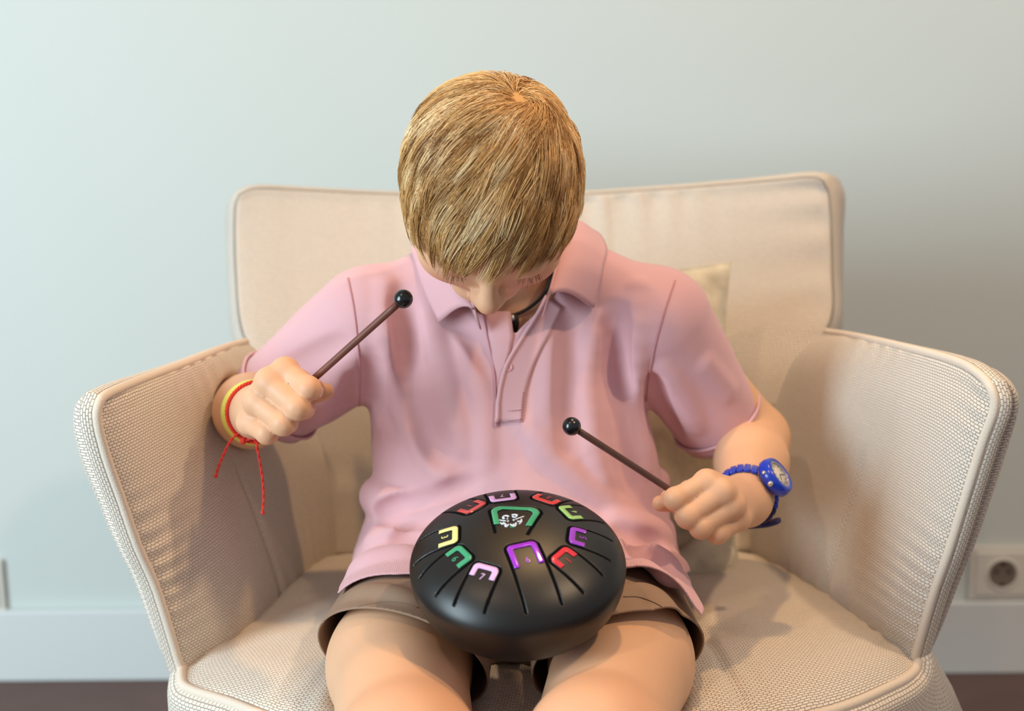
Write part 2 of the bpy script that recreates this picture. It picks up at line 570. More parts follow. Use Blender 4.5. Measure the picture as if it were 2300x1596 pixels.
head = U(0.012,
    hell((0, -0.005, -0.012), (0.0690, 0.077, 0.073)),           # cranium
    hell((0, 0.020, 0.006), (0.064, 0.066, 0.072)),              # forehead and upper face
    hell((0, 0.026, 0.050), (0.052, 0.052, 0.050)),              # lower face
    hcone((-0.034, 0.045, 0.036), (0.034, 0.045, 0.036), 0.030, 0.030),   # cheeks
    hell((0, 0.058, 0.086), (0.020, 0.017, 0.016)),              # chin
    hcone((-0.046, 0.0, 0.06), (-0.016, 0.05, 0.088), 0.016, 0.016),
    hcone((0.046, 0.0, 0.06), (0.016, 0.05, 0.088), 0.016, 0.016))
nose = U(0.006,
    hcone((0, 0.078, 0.012), (0, 0.0945, 0.040), 0.0065, 0.0085),
    hell((0, 0.0955, 0.043), (0.0100, 0.0095, 0.0085)),
    hell((-0.0095, 0.0875, 0.046), (0.0068, 0.0080, 0.0066)),
    hell((0.0095, 0.0875, 0.046), (0.0068, 0.0080, 0.0066)))
lids = U(0.004, *[hell((s * 0.031, 0.0695, 0.016), (0.0155, 0.0120, 0.0110)) for s in (-1, 1)])
lips = U(0.003,
    hcone((-0.015, 0.0775, 0.0655), (0, 0.0835, 0.0635), 0.0034, 0.0050),
    hcone((0.015, 0.0775, 0.0655), (0, 0.0835, 0.0635), 0.0034, 0.0050),
    hcone((-0.012, 0.0765, 0.0715), (0.012, 0.0765, 0.0715), 0.0048, 0.0048))
ears = U(0.004, *[hell((s * 0.071, -0.012, 0.022), (0.007, 0.015, 0.025)) for s in (-1, 1)])
head = U(0.006, head, nose)
head = U(0.005, head, lids, lips, ears)
head = Sub(0.004, head, hell((-0.0060, 0.0900, 0.0535), (0.0028, 0.0030, 0.0040)), hell((0.0060, 0.0900, 0.0535), (0.0028, 0.0030, 0.0040)),
           hcone((-0.017, 0.0865, 0.0682), (0.017, 0.0865, 0.0682), 0.0014, 0.0014))
neck = U(0.02, Cone(NB, hp(0, -0.030, 0.045), 0.046, 0.044), Cone(NB + A(0, 0.01, -0.04), NB, 0.05, 0.046))

# ---- hands: per finger  MCP, PIP in pixels + depth, then the curl behind
def finger(mcp, pip, back, tipv, r):
    dip = pip + back; tip = dip + tipv
    return U(0.0035, Cone(mcp, pip, r * 1.10, r), Cone(pip, dip, r * 1.0, r * 0.88), Cone(dip, tip, r * 0.88, r * 0.78),
             Ell(pip, [r * 1.06] * 3), Ell(mcp, [r * 1.18] * 3))
def hand(wrist, elbow, mcps, pips, back, tipv, radii, thumb, thr, stick_cut=None):
    fs = [finger(m, p, b, t, r) for m, p, b, t, r in zip(mcps, pips, back, tipv, radii)]
    F = U(0.0009, *fs)
    w = wrist + (wrist - elbow) / np.linalg.norm(wrist - elbow) * 0.006
    palm = U(0.010, *[Cone(w, m, 0.016, r * 1.12) for m, r in zip(mcps, radii)])
    mc = sum(mcps) / 4; bk = sum(back) / 4
    palm = U(0.008, palm, Cone(mcps[0] + bk * 0.55, mcps[3] + bk * 0.55, 0.011, 0.010))
    th = U(0.005, Cone(w + bk * 0.3, thumb[0], 0.015, thr[0]), Cone(thumb[0], thumb[1], thr[0], thr[1]), Cone(thumb[1], thumb[2], thr[1], thr[2]))
    fill = Cone((mcps[0] + pips[0]) / 2 + back[0] * 0.42, (mcps[3] + pips[3]) / 2 + back[3] * 0.42, 0.0095, 0.0085)
    return U(0.0016, U(0.0045, U(0.002, F, fill), palm), th)
mcL = Ks([(640, 832, 1.118), (604, 857, 1.112), (577, 900, 1.114), (560, 948, 1.122)])
piL = Ks([(693, 872, 1.100), (668, 915, 1.094), (636, 950, 1.094), (600, 972, 1.102)])
bkL = [A(0.004, 0.021, -0.006), A(0.002, 0.023, -0.006), A(0.0, 0.022, -0.005), A(-0.001, 0.018, -0.004)]
tpL = [A(-0.013, 0.004, 0.007), A(-0.015, 0.004, 0.008), A(-0.014, 0.003, 0.008), A(-0.011, 0.003, 0.007)]
thL = Ks([(640, 915, 1.150), (692, 888, 1.134), (731, 879, 1.116)])
handL = hand(WL, EL, mcL, piL, bkL, tpL, [0.0094, 0.0100, 0.0098, 0.0088], thL, (0.0105, 0.0088, 0.0074))
mcR = Ks([(1588, 1083, 1.118), (1622, 1104, 1.112), (1645, 1135, 1.114), (1660, 1166, 1.122)])
piR = Ks([(1517, 1120, 1.104), (1545, 1160, 1.100), (1574, 1184, 1.100), (1612, 1198, 1.106)])
bkR = [A(-0.002, 0.021, -0.006), A(0.0, 0.023, -0.006), A(0.001, 0.022, -0.005), A(0.002, 0.018, -0.004)]
tpR = [A(0.013, 0.004, 0.006), A(0.015, 0.004, 0.007), A(0.014, 0.003, 0.007), A(0.011, 0.003, 0.006)]
thR = Ks([(1580, 1150, 1.152), (1530, 1128, 1.130), (1483, 1130, 1.116)])
handR = hand(WR, ER, mcR, piR, bkR, tpR, [0.0092, 0.0095, 0.0090, 0.0082], thR, (0.0105, 0.0086, 0.0072))

def arm(S, E, Wr):
    d = (Wr - E) / np.linalg.norm(Wr - E)
    return U(0.012, Cone(S, E, 0.041, 0.034), Cone(E, E + (Wr - E) * 0.42, 0.034, 0.0345), Cone(E + (Wr - E) * 0.42, Wr, 0.0345, 0.0215), Cone(Wr, Wr + d * 0.012, 0.0215, 0.020))
armL = U(0.012, arm(SL, EL, WL), handL)
armR = U(0.012, arm(SR, ER, WR), handR)
def leg(H, Mi, Kn, ax, s):
    An = A(ax, 0.965, 0.075)
    return U(0.02, Cone(H, Mi, 0.062, 0.0560), Cone(Mi, Kn, 0.0560, 0.049), Ell(Kn + A(0, -0.006, 0.004), (0.047, 0.046, 0.045)),
             Cone(Kn, Kn * 0.6 + An * 0.4 + A(0, 0.012, 0), 0.046, 0.046), Cone(Kn * 0.6 + An * 0.4 + A(0, 0.012, 0), An, 0.046, 0.028),
             Cone(An + A(0, 0.02, -0.04), An + A(0.012 * s, -0.125, -0.052), 0.033, 0.022, (A(0, 0, 1), 0.8)))
legs = U(0.01, leg(HIPL, MIDL, KNL, -0.075, -1), leg(HIPR, MIDR, KNR, 0.07, 1))
torso = U(0.03, Cone(CH, WA, 0.118, 0.105, (YD, 0.64)), Cone(WA, PE, 0.105, 0.118, (YD, 0.75)),
          Cone(K(970, 668, 1.295), SL + A(0.01, 0, 0.0), 0.040, 0.040), Cone(K(1320, 668, 1.295), SR + A(-0.01, 0, 0), 0.040, 0.040))
body = U(0.012, U(0.025, torso, legs), armL, armR, U(0.02, head, neck))

# ---- clothes as volumes round the body
SLa, SLb = K(832, 738, 1.285), K(610, 903, 1.325)        # sleeve axes
SRa, SRb = K(1474, 728, 1.285), K(1622, 958, 1.330)
sleeveL = Cone(SLa, SLb + (SLb - SLa) * 0.25, 0.061, 0.0425)
sleeveR = Cone(SRa, SRb + (SRb - SRa) * 0.25, 0.056, 0.0405)
shirt0 = U(0.03,
    Cone(K(1126, 880, 1.30), K(1160, 1075, 1.285), 0.133, 0.132, (YD, 0.66)),
    Cone(K(1160, 1075, 1.285), K(1160, 1245, 1.265), 0.132, 0.150, (YD, 0.78)),
    Cone(K(985, 655, 1.295), SLa + A(0.012, 0, 0.004), 0.046, 0.050), Cone(K(1310, 652, 1.295), SRa + A(-0.012, 0, 0.004), 0.046, 0.050))
ZD = A(0, 0, 1)
lap = U(0.02, Cone(HIPL, A(-0.097, 1.05, 0.428), 0.076, 0.0775, (ZD, 0.88)), Cone(HIPR, A(0.094, 1.05, 0.428), 0.076, 0.0790, (ZD, 0.88)))
shirt0 = U(0.014, U(0.03, shirt0, lap), U(0.022, sleeveL, sleeveR))
ZD = A(0, 0, 1)
shorts0 = U(0.02, Cone(HIPL, A(-0.105, 0.96, 0.428), 0.069, 0.0790, (ZD, 0.80)), Cone(HIPR, A(0.088, 0.96, 0.428), 0.069, 0.0760, (ZD, 0.80)),
            Cone(PE, PE + A(0, 0, -0.01), 0.126, 0.126, (YD, 0.78)), Cone(A(-0.07, 1.17, 0.415), A(0.06, 1.17, 0.415), 0.046, 0.046))
FLAT_Z = 0.368                                             # underside pressed on the seat
# ================================================================== the armchair
M_chair = mat('cream_knit_upholstery', (232, 219, 203), 0.9, ('knit', 230, 0.8, 0.0022), spec=0.2, var=(9, 0.05), sheen=0.15)
M_pipe = mat('piping_cord', (222, 207, 190), 0.9, ('noise', 900, 0.5, 0.001), spec=0.2)
M_seam = mat('seam_shadow_thread', (150, 124, 100), 0.95)
M_legw = mat('chair_leg_wood', (120, 84, 54), 0.5, ('noise', 60, 0.15, 0.001), var=(40, 0.25))

chair = empty('armchair', (0.03, 1.25, 0.0), 'cream knit armchair with flared padded arms under the seated child', 'armchair')

def coons(bottom, top, left, right, nu, nv):
    """bottom/top run along u, left/right along v; corners shared"""
    b, t, l, r = catmull(bottom, nu), catmull(top, nu), catmull(left, nv), catmull(right, nv)
    u = np.linspace(0, 1, nu)[:, None, None]; v = np.linspace(0, 1, nv)[None, :, None]
    S = (1 - v) * b[:, None] + v * t[:, None] + (1 - u) * l[None] + u * r[None]
    S -= (1 - u) * (1 - v) * b[0] + u * (1 - v) * b[-1] + (1 - u) * v * t[0] + u * v * t[-1]
    return S
def gnormals(G, face_to):
    du = np.gradient(G, axis=0); dv = np.gradient(G, axis=1)
    n = np.cross(du, dv); n /= np.linalg.norm(n, axis=2, keepdims=True) + 1e-12
    c = G[G.shape[0] // 2, G.shape[1] // 2]
    if np.dot(n[G.shape[0] // 2, G.shape[1] // 2], np.asarray(face_to) - c) < 0: n = -n
    for _ in range(10):                                   # soften the normals, corners above all
        q = np.pad(n, ((2, 2), (2, 2), (0, 0)), mode='edge')
        n = sum(q[2 + a:2 + a + n.shape[0], 2 + b:2 + b + n.shape[1]] for a in (-2, 0, 2) for b in (-2, 0, 2)) / 9
        n /= np.linalg.norm(n, axis=2, keepdims=True) + 1e-12
    return n
def pad(name, G, n, thick, bulge, wr=None, parent=chair, m=None, edge=0.012, press=None, pw=0.55, ex=5, deep=0.0, a0=0.0):
    """upholstered panel: soft front face, rounded edge band, flat rear face"""
    nu, nv = G.shape[:2]
    u = np.linspace(0, 1, nu)[:, None]; v = np.linspace(0, 1, nv)[None, :]
    prof = (1 - np.abs(2 * u - 1) ** ex) * (1 - np.abs(2 * v - 1) ** ex)
    f = bulge * prof ** pw
    if wr is not None: f = f + wr
    front = G + n * f[..., None]
    if press is not None:                                 # the cushion gives way under the sitter
        q = front.reshape(-1, 3).copy(); nn = n.reshape(-1, 3)
        for _ in range(6):
            dd = ev(press, q) - 0.002
            q = q - nn * np.clip(-dd, 0, 0.02)[:, None]
        q = q.reshape(front.shape)
        mv = np.sum((q - front) * n, axis=2)
        for _ in range(4):
            p2 = np.pad(mv, 1, mode='edge')
            mv = np.minimum(mv, (p2[:-2, 1:-1] + p2[2:, 1:-1] + p2[1:-1, :-2] + p2[1:-1, 2:]) / 4)
        front = front + n * mv[..., None]
    cen = G.reshape(-1, 3).mean(0)
    su = np.concatenate([[0], np.cumsum(np.linalg.norm(np.diff(G[:, nv // 2], axis=0), axis=1))])
    sv = np.concatenate([[0], np.cumsum(np.linalg.norm(np.diff(G[nu // 2], axis=0), axis=1))])
    UVf = np.stack(np.meshgrid(su, sv, indexing='ij'), -1).reshape(-1, 2)
    V = [front.reshape(-1, 3)]; UV = [UVf]
    ii = np.arange(nu * nv).reshape(nu, nv)
    Fq = np.stack([ii[:-1, :-1], ii[1:, :-1], ii[1:, 1:], ii[:-1, 1:]], -1).reshape(-1, 4)
    F = [Fq]
    # boundary loop
    loop = np.concatenate([ii[:, 0], ii[-1, 1:], ii[-2::-1, -1], ii[0, -2:0:-1]])
    Gl, Nl = G.reshape(-1, 3)[loop], n.reshape(-1, 3)[loop]
    T = np.roll(Gl, -1, 0) - np.roll(Gl, 1, 0); T /= np.linalg.norm(T, axis=1, keepdims=True) + 1e-12
    O = np.cross(T, Nl); O *= np.sign(np.sum(O * (Gl - cen), 1))[:, None]
    k = np.ones(9) / 9
    O = np.stack([np.convolve(np.concatenate([O[-4:, c], O[:, c], O[:4, c]]), k, 'valid') for c in range(3)], 1)
    prev = loop; base = nu * nv
    per = np.concatenate([[0], np.cumsum(np.linalg.norm(np.diff(Gl, axis=0), axis=1))])
    er = edge / thick
    s0, c0 = math.sin(math.radians(a0)), math.cos(math.radians(a0))
    rings = [(edge * (math.sin(a) - s0), -er * (c0 - math.cos(a))) for a in np.radians(np.linspace(a0, 90, 7)[1:])]
    em = rings[-1][0]
    rings += [(em, 0.5 * (rings[-1][1] - 1)), (em * 0.7, -0.96), (0.0, -1.0)]
    for o, t in rings:
        V.append(Gl + O * o + Nl * (thick * t)); UV.append(np.stack([per, np.full(len(per), -t * thick)], 1))
        cur = base + np.arange(len(loop)); base += len(loop)
        F.append(np.stack([prev, cur, np.roll(cur, -1), np.roll(prev, -1)], 1))
        prev = cur
    back = (G - n * (thick + deep * prof ** 0.5)[..., None]).reshape(-1, 3)
    V.append(back); UV.append(UVf)
    F.append(Fq[:, ::-1] + base)
    bl = loop + base
    F.append(np.stack([prev, bl, np.roll(bl, -1), np.roll(prev, -1)], 1))
    return mesh_obj(name, np.vstack(V), np.vstack(F), m or M_chair, parent, uv=np.vstack(UV)), front
def fold(nu, nv, border, freq, amp, length, seed=0):
    """small puckers running away from one border of a panel"""
    r = np.random.default_rng(seed)
    u = np.linspace(0, 1, nu)[:, None]; v = np.linspace(0, 1, nv)[None, :]
    along, away = {'u0': (v, u), 'u1': (v, 1 - u), 'v0': (u, v), 'v1': (u, 1 - v)}[border]
    ph = freq * 2 * np.pi * along + 1.6 * np.sin(5.3 * along + r.uniform(0, 6)) + 1.2 * np.sin(13 * along + r.uniform(0, 6))
    mask = 0.5 + 0.5 * np.sin(7.7 * along + r.uniform(0, 6))
    return amp * np.sin(ph) * mask * np.exp(-away / length) * np.clip(away / 0.015, 0, 1)

# left arm (image left) and right arm: front edge carries the piping
L_front = Ks([(409, 1488, 1.150), (352, 1329, 1.128), (307, 1224, 1.112), (270, 1119, 1.098), (236, 1022, 1.086), (216, 935, 1.080), (226, 890, 1.086)])
L_top = Ks([(226, 890, 1.086), (292, 861, 1.14), (405, 819, 1.25), (500, 782, 1.36), (556, 766, 1.44)])
L_rear = Ks([(755, 1243, 1.435), (734, 1074, 1.455), (708, 977, 1.465), (620, 850, 1.46), (556, 766, 1.44)])
L_bot = Ks([(409, 1488, 1.150), (555, 1400, 1.225), (644, 1314, 1.32), (704, 1262, 1.395), (755, 1243, 1.435)])
R_front = Ks([(2056, 1449, 1.150), (2097, 1340, 1.128), (2132, 1241, 1.112), (2170, 1119, 1.098), (2208, 997, 1.086), (2236, 913, 1.080), (2226, 864, 1.086)])
R_top = Ks([(2226, 864, 1.086), (2162, 816, 1.14), (2040, 781, 1.25), (1930, 757, 1.36), (1850, 745, 1.44)])
R_rear = Ks([(1688, 1237, 1.435), (1692, 1170, 1.445), (1735, 951, 1.465), (1780, 820, 1.46), (1850, 745, 1.44)])
R_bot = Ks([(2056, 1449, 1.150), (1971, 1393, 1.20), (1860, 1325, 1.30), (1760, 1270, 1.38), (1688, 1237, 1.435)])
NU, NV = 90, 110
for side, (bo, to, fr, re) in (('l', (L_bot, L_top, L_front, L_rear)), ('r', (R_bot, R_top, R_front, R_rear))):
    dn = A(0, 0, -0.016)                                  # tuck the panel below the seat surface
    bo = [p + dn for p in bo]; fr = [fr[0] + dn] + fr[1:]; re = [re[0] + dn] + re[1:]
    G = coons(bo, to, fr, re, NU, NV)                     # u: front -> rear, v: seat -> top
    u = np.linspace(0, 1, NU)[:, None]; v = np.linspace(0, 1, NV)[None, :]
    n = gnormals(G, (0.02, 0.9, 0.75))
    # the panel wraps round the sitter: hollow it slightly
    G = G - n * (0.02 * np.sin(np.pi * u) * np.sin(np.pi * v))[..., None]
    wr = (fold(NU, NV, 'u0', 17, 0.0022, 0.10, 3 if side == 'l' else 4) + fold(NU, NV, 'v1', 11, 0.0020, 0.12, 5) +
          fold(NU, NV, 'v0', 13, 0.0020, 0.10, 6))
    # stitched vertical seam in the middle of the panel
    us = 0.52 if side == 'l' else 0.50
    wr = wr - 0.004 * np.exp(-((u - us - 0.03 * np.sin(3 * v)) / 0.012) ** 2) * np.clip((0.62 - v) / 0.1, 0, 1)
    wr = wr - 0.006 * np.exp(-((u - us) / 0.16) ** 2) * np.exp(-((v - 0.5) / 0.3) ** 2)
    o, front = pad('arm_panel', G, n, 0.014, 0.016, wr, edge=0.004, press=body, deep=0.035)
    # piping cord along the front edge, over the corner and along the top
    edge = np.vstack([front[0, :], front[1:, -1]])
    nn = np.vstack([n[0, :], n[1:, -1]])
    tube('piping', catmull((edge + nn * 0.001)[::4], 160), 0.0042, M_pipe, o, 8)

# backrest
B_left = Ks([(755, 1243, 1.44), (734, 1074, 1.475), (690, 950, 1.49), (610, 850, 1.50), (548, 745, 1.52), (532, 600, 1.555), (531, 470, 1.585), (541, 437, 1.59)])
B_right = Ks([(1688, 1237, 1.44), (1692, 1170, 1.455), (1735, 951, 1.49), (1790, 830, 1.50), (1862, 720, 1.52), (1866, 600, 1.555), (1860, 450, 1.585), (1846, 409, 1.59)])
B_top = Ks([(541, 437, 1.59), (580, 425, 1.597), (704, 430, 1.615), (892, 438, 1.635), (1180, 443, 1.645), (1480, 427, 1.635), (1700, 410, 1.615), (1820, 400, 1.597), (1846, 409, 1.59)])
B_bot = Ks([(755, 1243, 1.44), (1000, 1235, 1.475), (1220, 1232, 1.485), (1450, 1232, 1.475), (1688, 1237, 1.44)])
NU, NV = 150, 110
G = coons(B_bot, B_top, B_left, B_right, NU, NV)
u = np.linspace(0, 1, NU)[:, None]; v = np.linspace(0, 1, NV)[None, :]
n = gnormals(G, (0, 0, 0.8))
G = G - n * (0.035 * np.sin(np.pi * u) * np.sin(np.pi * v))[..., None]
wr = fold(NU, NV, 'v1', 17, 0.0042, 0.10, 11) + fold(NU, NV, 'u1', 9, 0.0030, 0.06, 12) + fold(NU, NV, 'u0', 8, 0.0015, 0.05, 13)
for us in (0.36, 0.635):                                  # two stitched channels
    wr = wr - 0.0025 * np.exp(-((u - us - 0.012 * (1 - v)) / 0.006) ** 2)
back, _ = pad('backrest', G, n, 0.075, 0.022, wr, edge=0.040, press=shirt0, pw=1.0, ex=2.6, a0=48.0)

# seat
S_back = B_bot
S_left = L_bot
S_right = R_bot
SZ = float(L_bot[0][2])
S_front = [L_bot[0], KZ(408, 1520, SZ - 0.004), KZ(425, 1540, SZ - 0.006), KZ(517, 1568, SZ - 0.004), KZ(650, 1612, SZ), KZ(900, 1655, SZ + 0.004),
           KZ(1235, 1668, SZ + 0.005), KZ(1560, 1645, SZ + 0.004), KZ(1857, 1590, SZ), KZ(2002, 1533, SZ - 0.004), KZ(2048, 1505, SZ - 0.006), KZ(2062, 1478, SZ - 0.004), R_bot[0]]
NU, NV = 150, 90
G = coons(S_front, S_back, S_left, S_right, NU, NV)
n = gnormals(G, (0, 1.2, 3.0))
u = np.linspace(0, 1, NU)[:, None]; v = np.linspace(0, 1, NV)[None, :]
wr = fold(NU, NV, 'v0', 31, 0.0030, 0.16, 21) + fold(NU, NV, 'u0', 9, 0.002, 0.06, 22) + fold(NU, NV, 'u1', 10, 0.002, 0.06, 23)
wr = wr - 0.030 * np.exp(-((u - 0.45) / 0.20) ** 2) * np.clip(0.15 + v, 0, 1) ** 0.5      # pressed down by the sitter
for us in (0.30, 0.46, 0.70):
    wr = wr - 0.004 * np.exp(-((u - us) / 0.005) ** 2) * (v < 0.75)
wr = wr - 0.007 * np.exp(-(((u - 0.71) / 0.035) ** 2 + ((v - 0.36) / 0.05) ** 2))
G = G - np.array([0, 0, 1.0]) * 0.004
seat, front = pad('seat', G, n, 0.115, 0.020, wr, edge=0.014, press=body)
edge = front[:, 0]
tube('piping', catmull((edge + n[:, 0] * 0.001)[::3], 160), 0.0046, M_pipe, seat, 8)

# wooden legs below the seat
for x, y, dx, dy in ((-0.20, 1.16, -0.05, -0.05), (0.26, 1.16, 0.05, -0.05), (-0.16, 1.42, -0.04, 0.06), (0.22, 1.42, 0.04, 0.06)):
    tube('leg', [(x, y, 0.285), (x + dx * 0.5, y + dy * 0.5, 0.14), (x + dx, y + dy, 0.0)], [0.022, 0.018, 0.012], M_legw, chair, 14)
V, F = rbox(0.03, 1.29, 0.282, 0.46, 0.34, 0.03, 0.008, 2)
mesh_obj('base_frame', V, F, M_legw, chair, smooth=False)
from mathutils.bvhtree import BVHTree
# ================================================================== the boy: meshes
bV, bF = surface(body, 0.0019, (-0.33, 0.77, -0.02), (0.30, 1.46, 0.96))
bV = relax(bV, bF, 1, 0.35)
skin = mesh_obj('body', bV, bF, M_skin, boy)

# natural redness of nose, lips, cheeks, knuckles and knees
tint = np.ones((len(bV), 4), dtype=np.float32)
def blush(c, rad, col, w=1.0):
    k = (w * np.exp(-np.sum((bV - c) ** 2, 1) / rad ** 2))[:, None]
    tint[:, :3] = tint[:, :3] * (1 - k) + tint[:, :3] * np.array(col) * k
for s in (-1, 1): blush(hp(s * 0.040, 0.062, 0.042), 0.022, (1.0, 0.80, 0.78), 0.8)
blush(hp(0, 0.098, 0.044), 0.012, (1.0, 0.84, 0.80), 0.8)
for x in np.linspace(-0.014, 0.014, 7):
    for dd in (0.0645, 0.0715): blush(hp(x * HS, 0.079 * HS, dd * HS), 0.0055, (0.93, 0.66, 0.66), 0.45)
for p in list(mcL) + list(piL): blush(p, 0.010, (1.0, 0.84, 0.78), 0.6)
for p in list(mcR) + list(piR): blush(p, 0.010, (1.0, 0.88, 0.86), 0.5)
for p in (thL[2], thR[2]): blush(p, 0.012, (1.0, 0.80, 0.74), 0.8)
for p in (KNL, KNR): blush(p + A(0, -0.01, 0.03), 0.05, (1.0, 0.86, 0.82), 0.7)
def bvh_of(V, F): return BVHTree.FromPolygons([tuple(v) for v in V.tolist()], F.tolist())
BOB = bvh_of(bV, bF)
at = skin.data.attributes.new('tint', 'FLOAT_COLOR', 'POINT')
at.data.foreach_set('color', tint.ravel())

# ---- shirt
def ridge(pts, r, h, sign=1, n=None, node=None):
    node = node or shirt0
    out = []; Q = []
    for p in pts:
        q = march(node, p[0], p[1])
        if q is None: continue
        g = grad(node, q)
        hh = p[2] if len(p) > 2 else h
        Q.append(q - g * (r - hh) if sign > 0 else q + g * (r - hh))
    if len(Q) > 2: Q = catmull(Q, 3 * len(Q))
    return [Cone(Q[i], Q[i + 1], r, r) for i in range(len(Q) - 1)]
RID, GRO = [], []
# drapes on the chest, left half
RID += ridge([(868, 640), (872, 760), (900, 900), (948, 1010), (1010, 1085)], 0.012, 0.0030)
RID += ridge([(930, 560), (960, 720), (1000, 860), (1040, 1000)], 0.012, 0.0025)
RID += ridge([(1045, 720), (1060, 820), (1085, 930), (1090, 1040)], 0.010, 0.0022)
GRO += ridge([(905, 660), (918, 800), (945, 930), (990, 1020)], 0.012, 0.0022, -1)
GRO += ridge([(830, 800), (850, 900), (880, 980)], 0.010, 0.0022, -1)
GRO += ridge([(1020, 715), (1070, 770), (1100, 820)], 0.008, 0.0022, -1)
# right half
RID += ridge([(1245, 760), (1230, 900), (1215, 1020)], 0.012, 0.0020)
RID += ridge([(1330, 720), (1322, 840), (1335, 1000), (1370, 1110)], 0.011, 0.0030)
RID += ridge([(1432, 640), (1425, 780), (1432, 920), (1450, 1050)], 0.010, 0.0034)
GRO += ridge([(1385, 700), (1380, 840), (1398, 980), (1420, 1080)], 0.011, 0.0032, -1)
GRO += ridge([(1285, 720), (1272, 860), (1280, 1000)], 0.012, 0.0020, -1)
RID += ridge([(1180, 960), (1250, 1040), (1340, 1110), (1420, 1150)], 0.011, 0.0024)
# waist rolls, left
RID += ridge([(842, 1112), (872, 1132), (915, 1138)], 0.014, 0.0075)
GRO += ridge([(868, 1152), (915, 1135), (985, 1118), (1050, 1090)], 0.009, 0.0050, -1)
RID += ridge([(872, 1162), (935, 1152), (1010, 1128)], 0.010, 0.0045)
GRO += ridge([(860, 1160), (905, 1172), (955, 1165), (1000, 1160)], 0.009, 0.0040, -1)
RID += ridge([(838, 1212), (890, 1196), (930, 1180), (970, 1188)], 0.012, 0.0050)
GRO += ridge([(880, 1222), (915, 1208), (950, 1206)], 0.009, 0.0040, -1)
RID += ridge([(805, 1270), (850, 1250), (920, 1240)], 0.014, 0.0040)
# waist rolls, right
RID += ridge([(1385, 1160), (1440, 1175), (1492, 1195)], 0.012, 0.0050)
GRO += ridge([(1392, 1196), (1440, 1206), (1488, 1222)], 0.009, 0.0070, -1)
RID += ridge([(1408, 1222), (1450, 1238), (1508, 1270)], 0.011, 0.0060)
GRO += ridge([(1425, 1216), (1432, 1240), (1470, 1262), (1505, 1300)], 0.008, 0.0040, -1)
# cloth bunched at the waist
RID += [Cone(K(846, 1112, 1.262), K(905, 1136, 1.215), 0.017, 0.013), Cone(K(868, 1172, 1.255), K(940, 1160, 1.20), 0.012, 0.009),
        Cone(K(1482, 1192, 1.25), K(1420, 1182, 1.20), 0.014, 0.010), Cone(K(1512, 1285, 1.20), K(1455, 1255, 1.175), 0.015, 0.011),
        Cone(K(1478, 1080, 1.29), K(1470, 1150, 1.275), 0.012, 0.014)]
RID += ridge([(1440, 1270), (1490, 1310), (1528, 1350)], 0.012, 0.0050)
# sleeves
GRO += ridge([(770, 770), (700, 800), (640, 830)], 0.012, 0.0025, -1)
RID += ridge([(770, 820), (740, 880), (700, 950)], 0.010, 0.0030)
GRO += ridge([(796, 850), (770, 910), (740, 950)], 0.008, 0.0030, -1)
RID += ridge([(1490, 830), (1530, 890), (1560, 960)], 0.010, 0.0030)
GRO += ridge([(1468, 850), (1490, 910), (1520, 970)], 0.008, 0.0040, -1)
RID += ridge([(1590, 820), (1640, 880)], 0.010, 0.0022)
dL = (SLb - SLa) / np.linalg.norm(SLb - SLa); lL = np.linalg.norm(SLb - SLa)
dR = (SRb - SRa) / np.linalg.norm(SRb - SRa); lR = np.linalg.norm(SRb - SRa)
def shirt_disp(P):
    x, y, z = P[:, 0], P[:, 1], P[:, 2]
    v = 0.0009 * np.sin(70 * x + 22 * z + 2.2 * np.sin(31 * z)) * np.sin(38 * z + 17 * x + 1.0)
    for a, d, l, r0 in ((SLa, dL, lL, 0.075), (SRa, dR, lR, 0.075)):
        q = P - a; t = q @ d
        rad = np.linalg.norm(q - t[:, None] * d, axis=1)
        m = (rad < r0) & (t > l * 0.6)
        v = v + np.where(m, -0.0011 * np.exp(-((t - (l - 0.0135)) / 0.0016) ** 2) + 0.0006 / (1 + np.exp(-(t - (l - 0.0135)) / 0.0008)), 0)
    return v
shirt_n = Sub(0.008, U(0.009, shirt0, *RID), *GRO)
sV, sF = surface(shirt_n, 0.0024, (-0.34, 0.90, 0.28), (0.34, 1.50, 0.86), shirt_disp)
SHB = bvh_of(sV, sF)
def cast(bvh, px, py, off=0.0):
    l, n, i, d = bvh.ray_cast(Vector(CAMP), Vector(ray(px, py)))
    if l is None: return None
    n = np.array(n); n = -n if np.dot(n, ray(px, py)) > 0 else n
    return np.array(l) + n * off
def along(P, a, d): return (P - a) @ d
# sleeve ends
for a, d, l, sx in ((SLa, dL, lL, -1), (SRa, dR, lR, 1)):
    t = along(sV, a, d); rad = np.linalg.norm(sV - a - t[:, None] * d, axis=1)
    g = np.where((sV[:, 0] * sx > 0.15) & (rad < 0.09) & (sV[:, 2] > 0.49), l - t, 1.0)
    sV, sF = clip(sV, sF, g)
# neck opening with the open placket
ncut = U(0.006, Cone(NB + A(0, 0.0, -0.03), HC + A(0, 0.06, 0.02), 0.055, 0.060), Cone(cast(SHB, 1172, 668) + A(0, 0.004, 0), cast(SHB, 1156, 738), 0.026, 0.004))
sV, sF = clip(sV, sF, ncut.ch[0].d(sV))
sV, sF = clip(sV, sF, ncut.ch[1].d(sV))
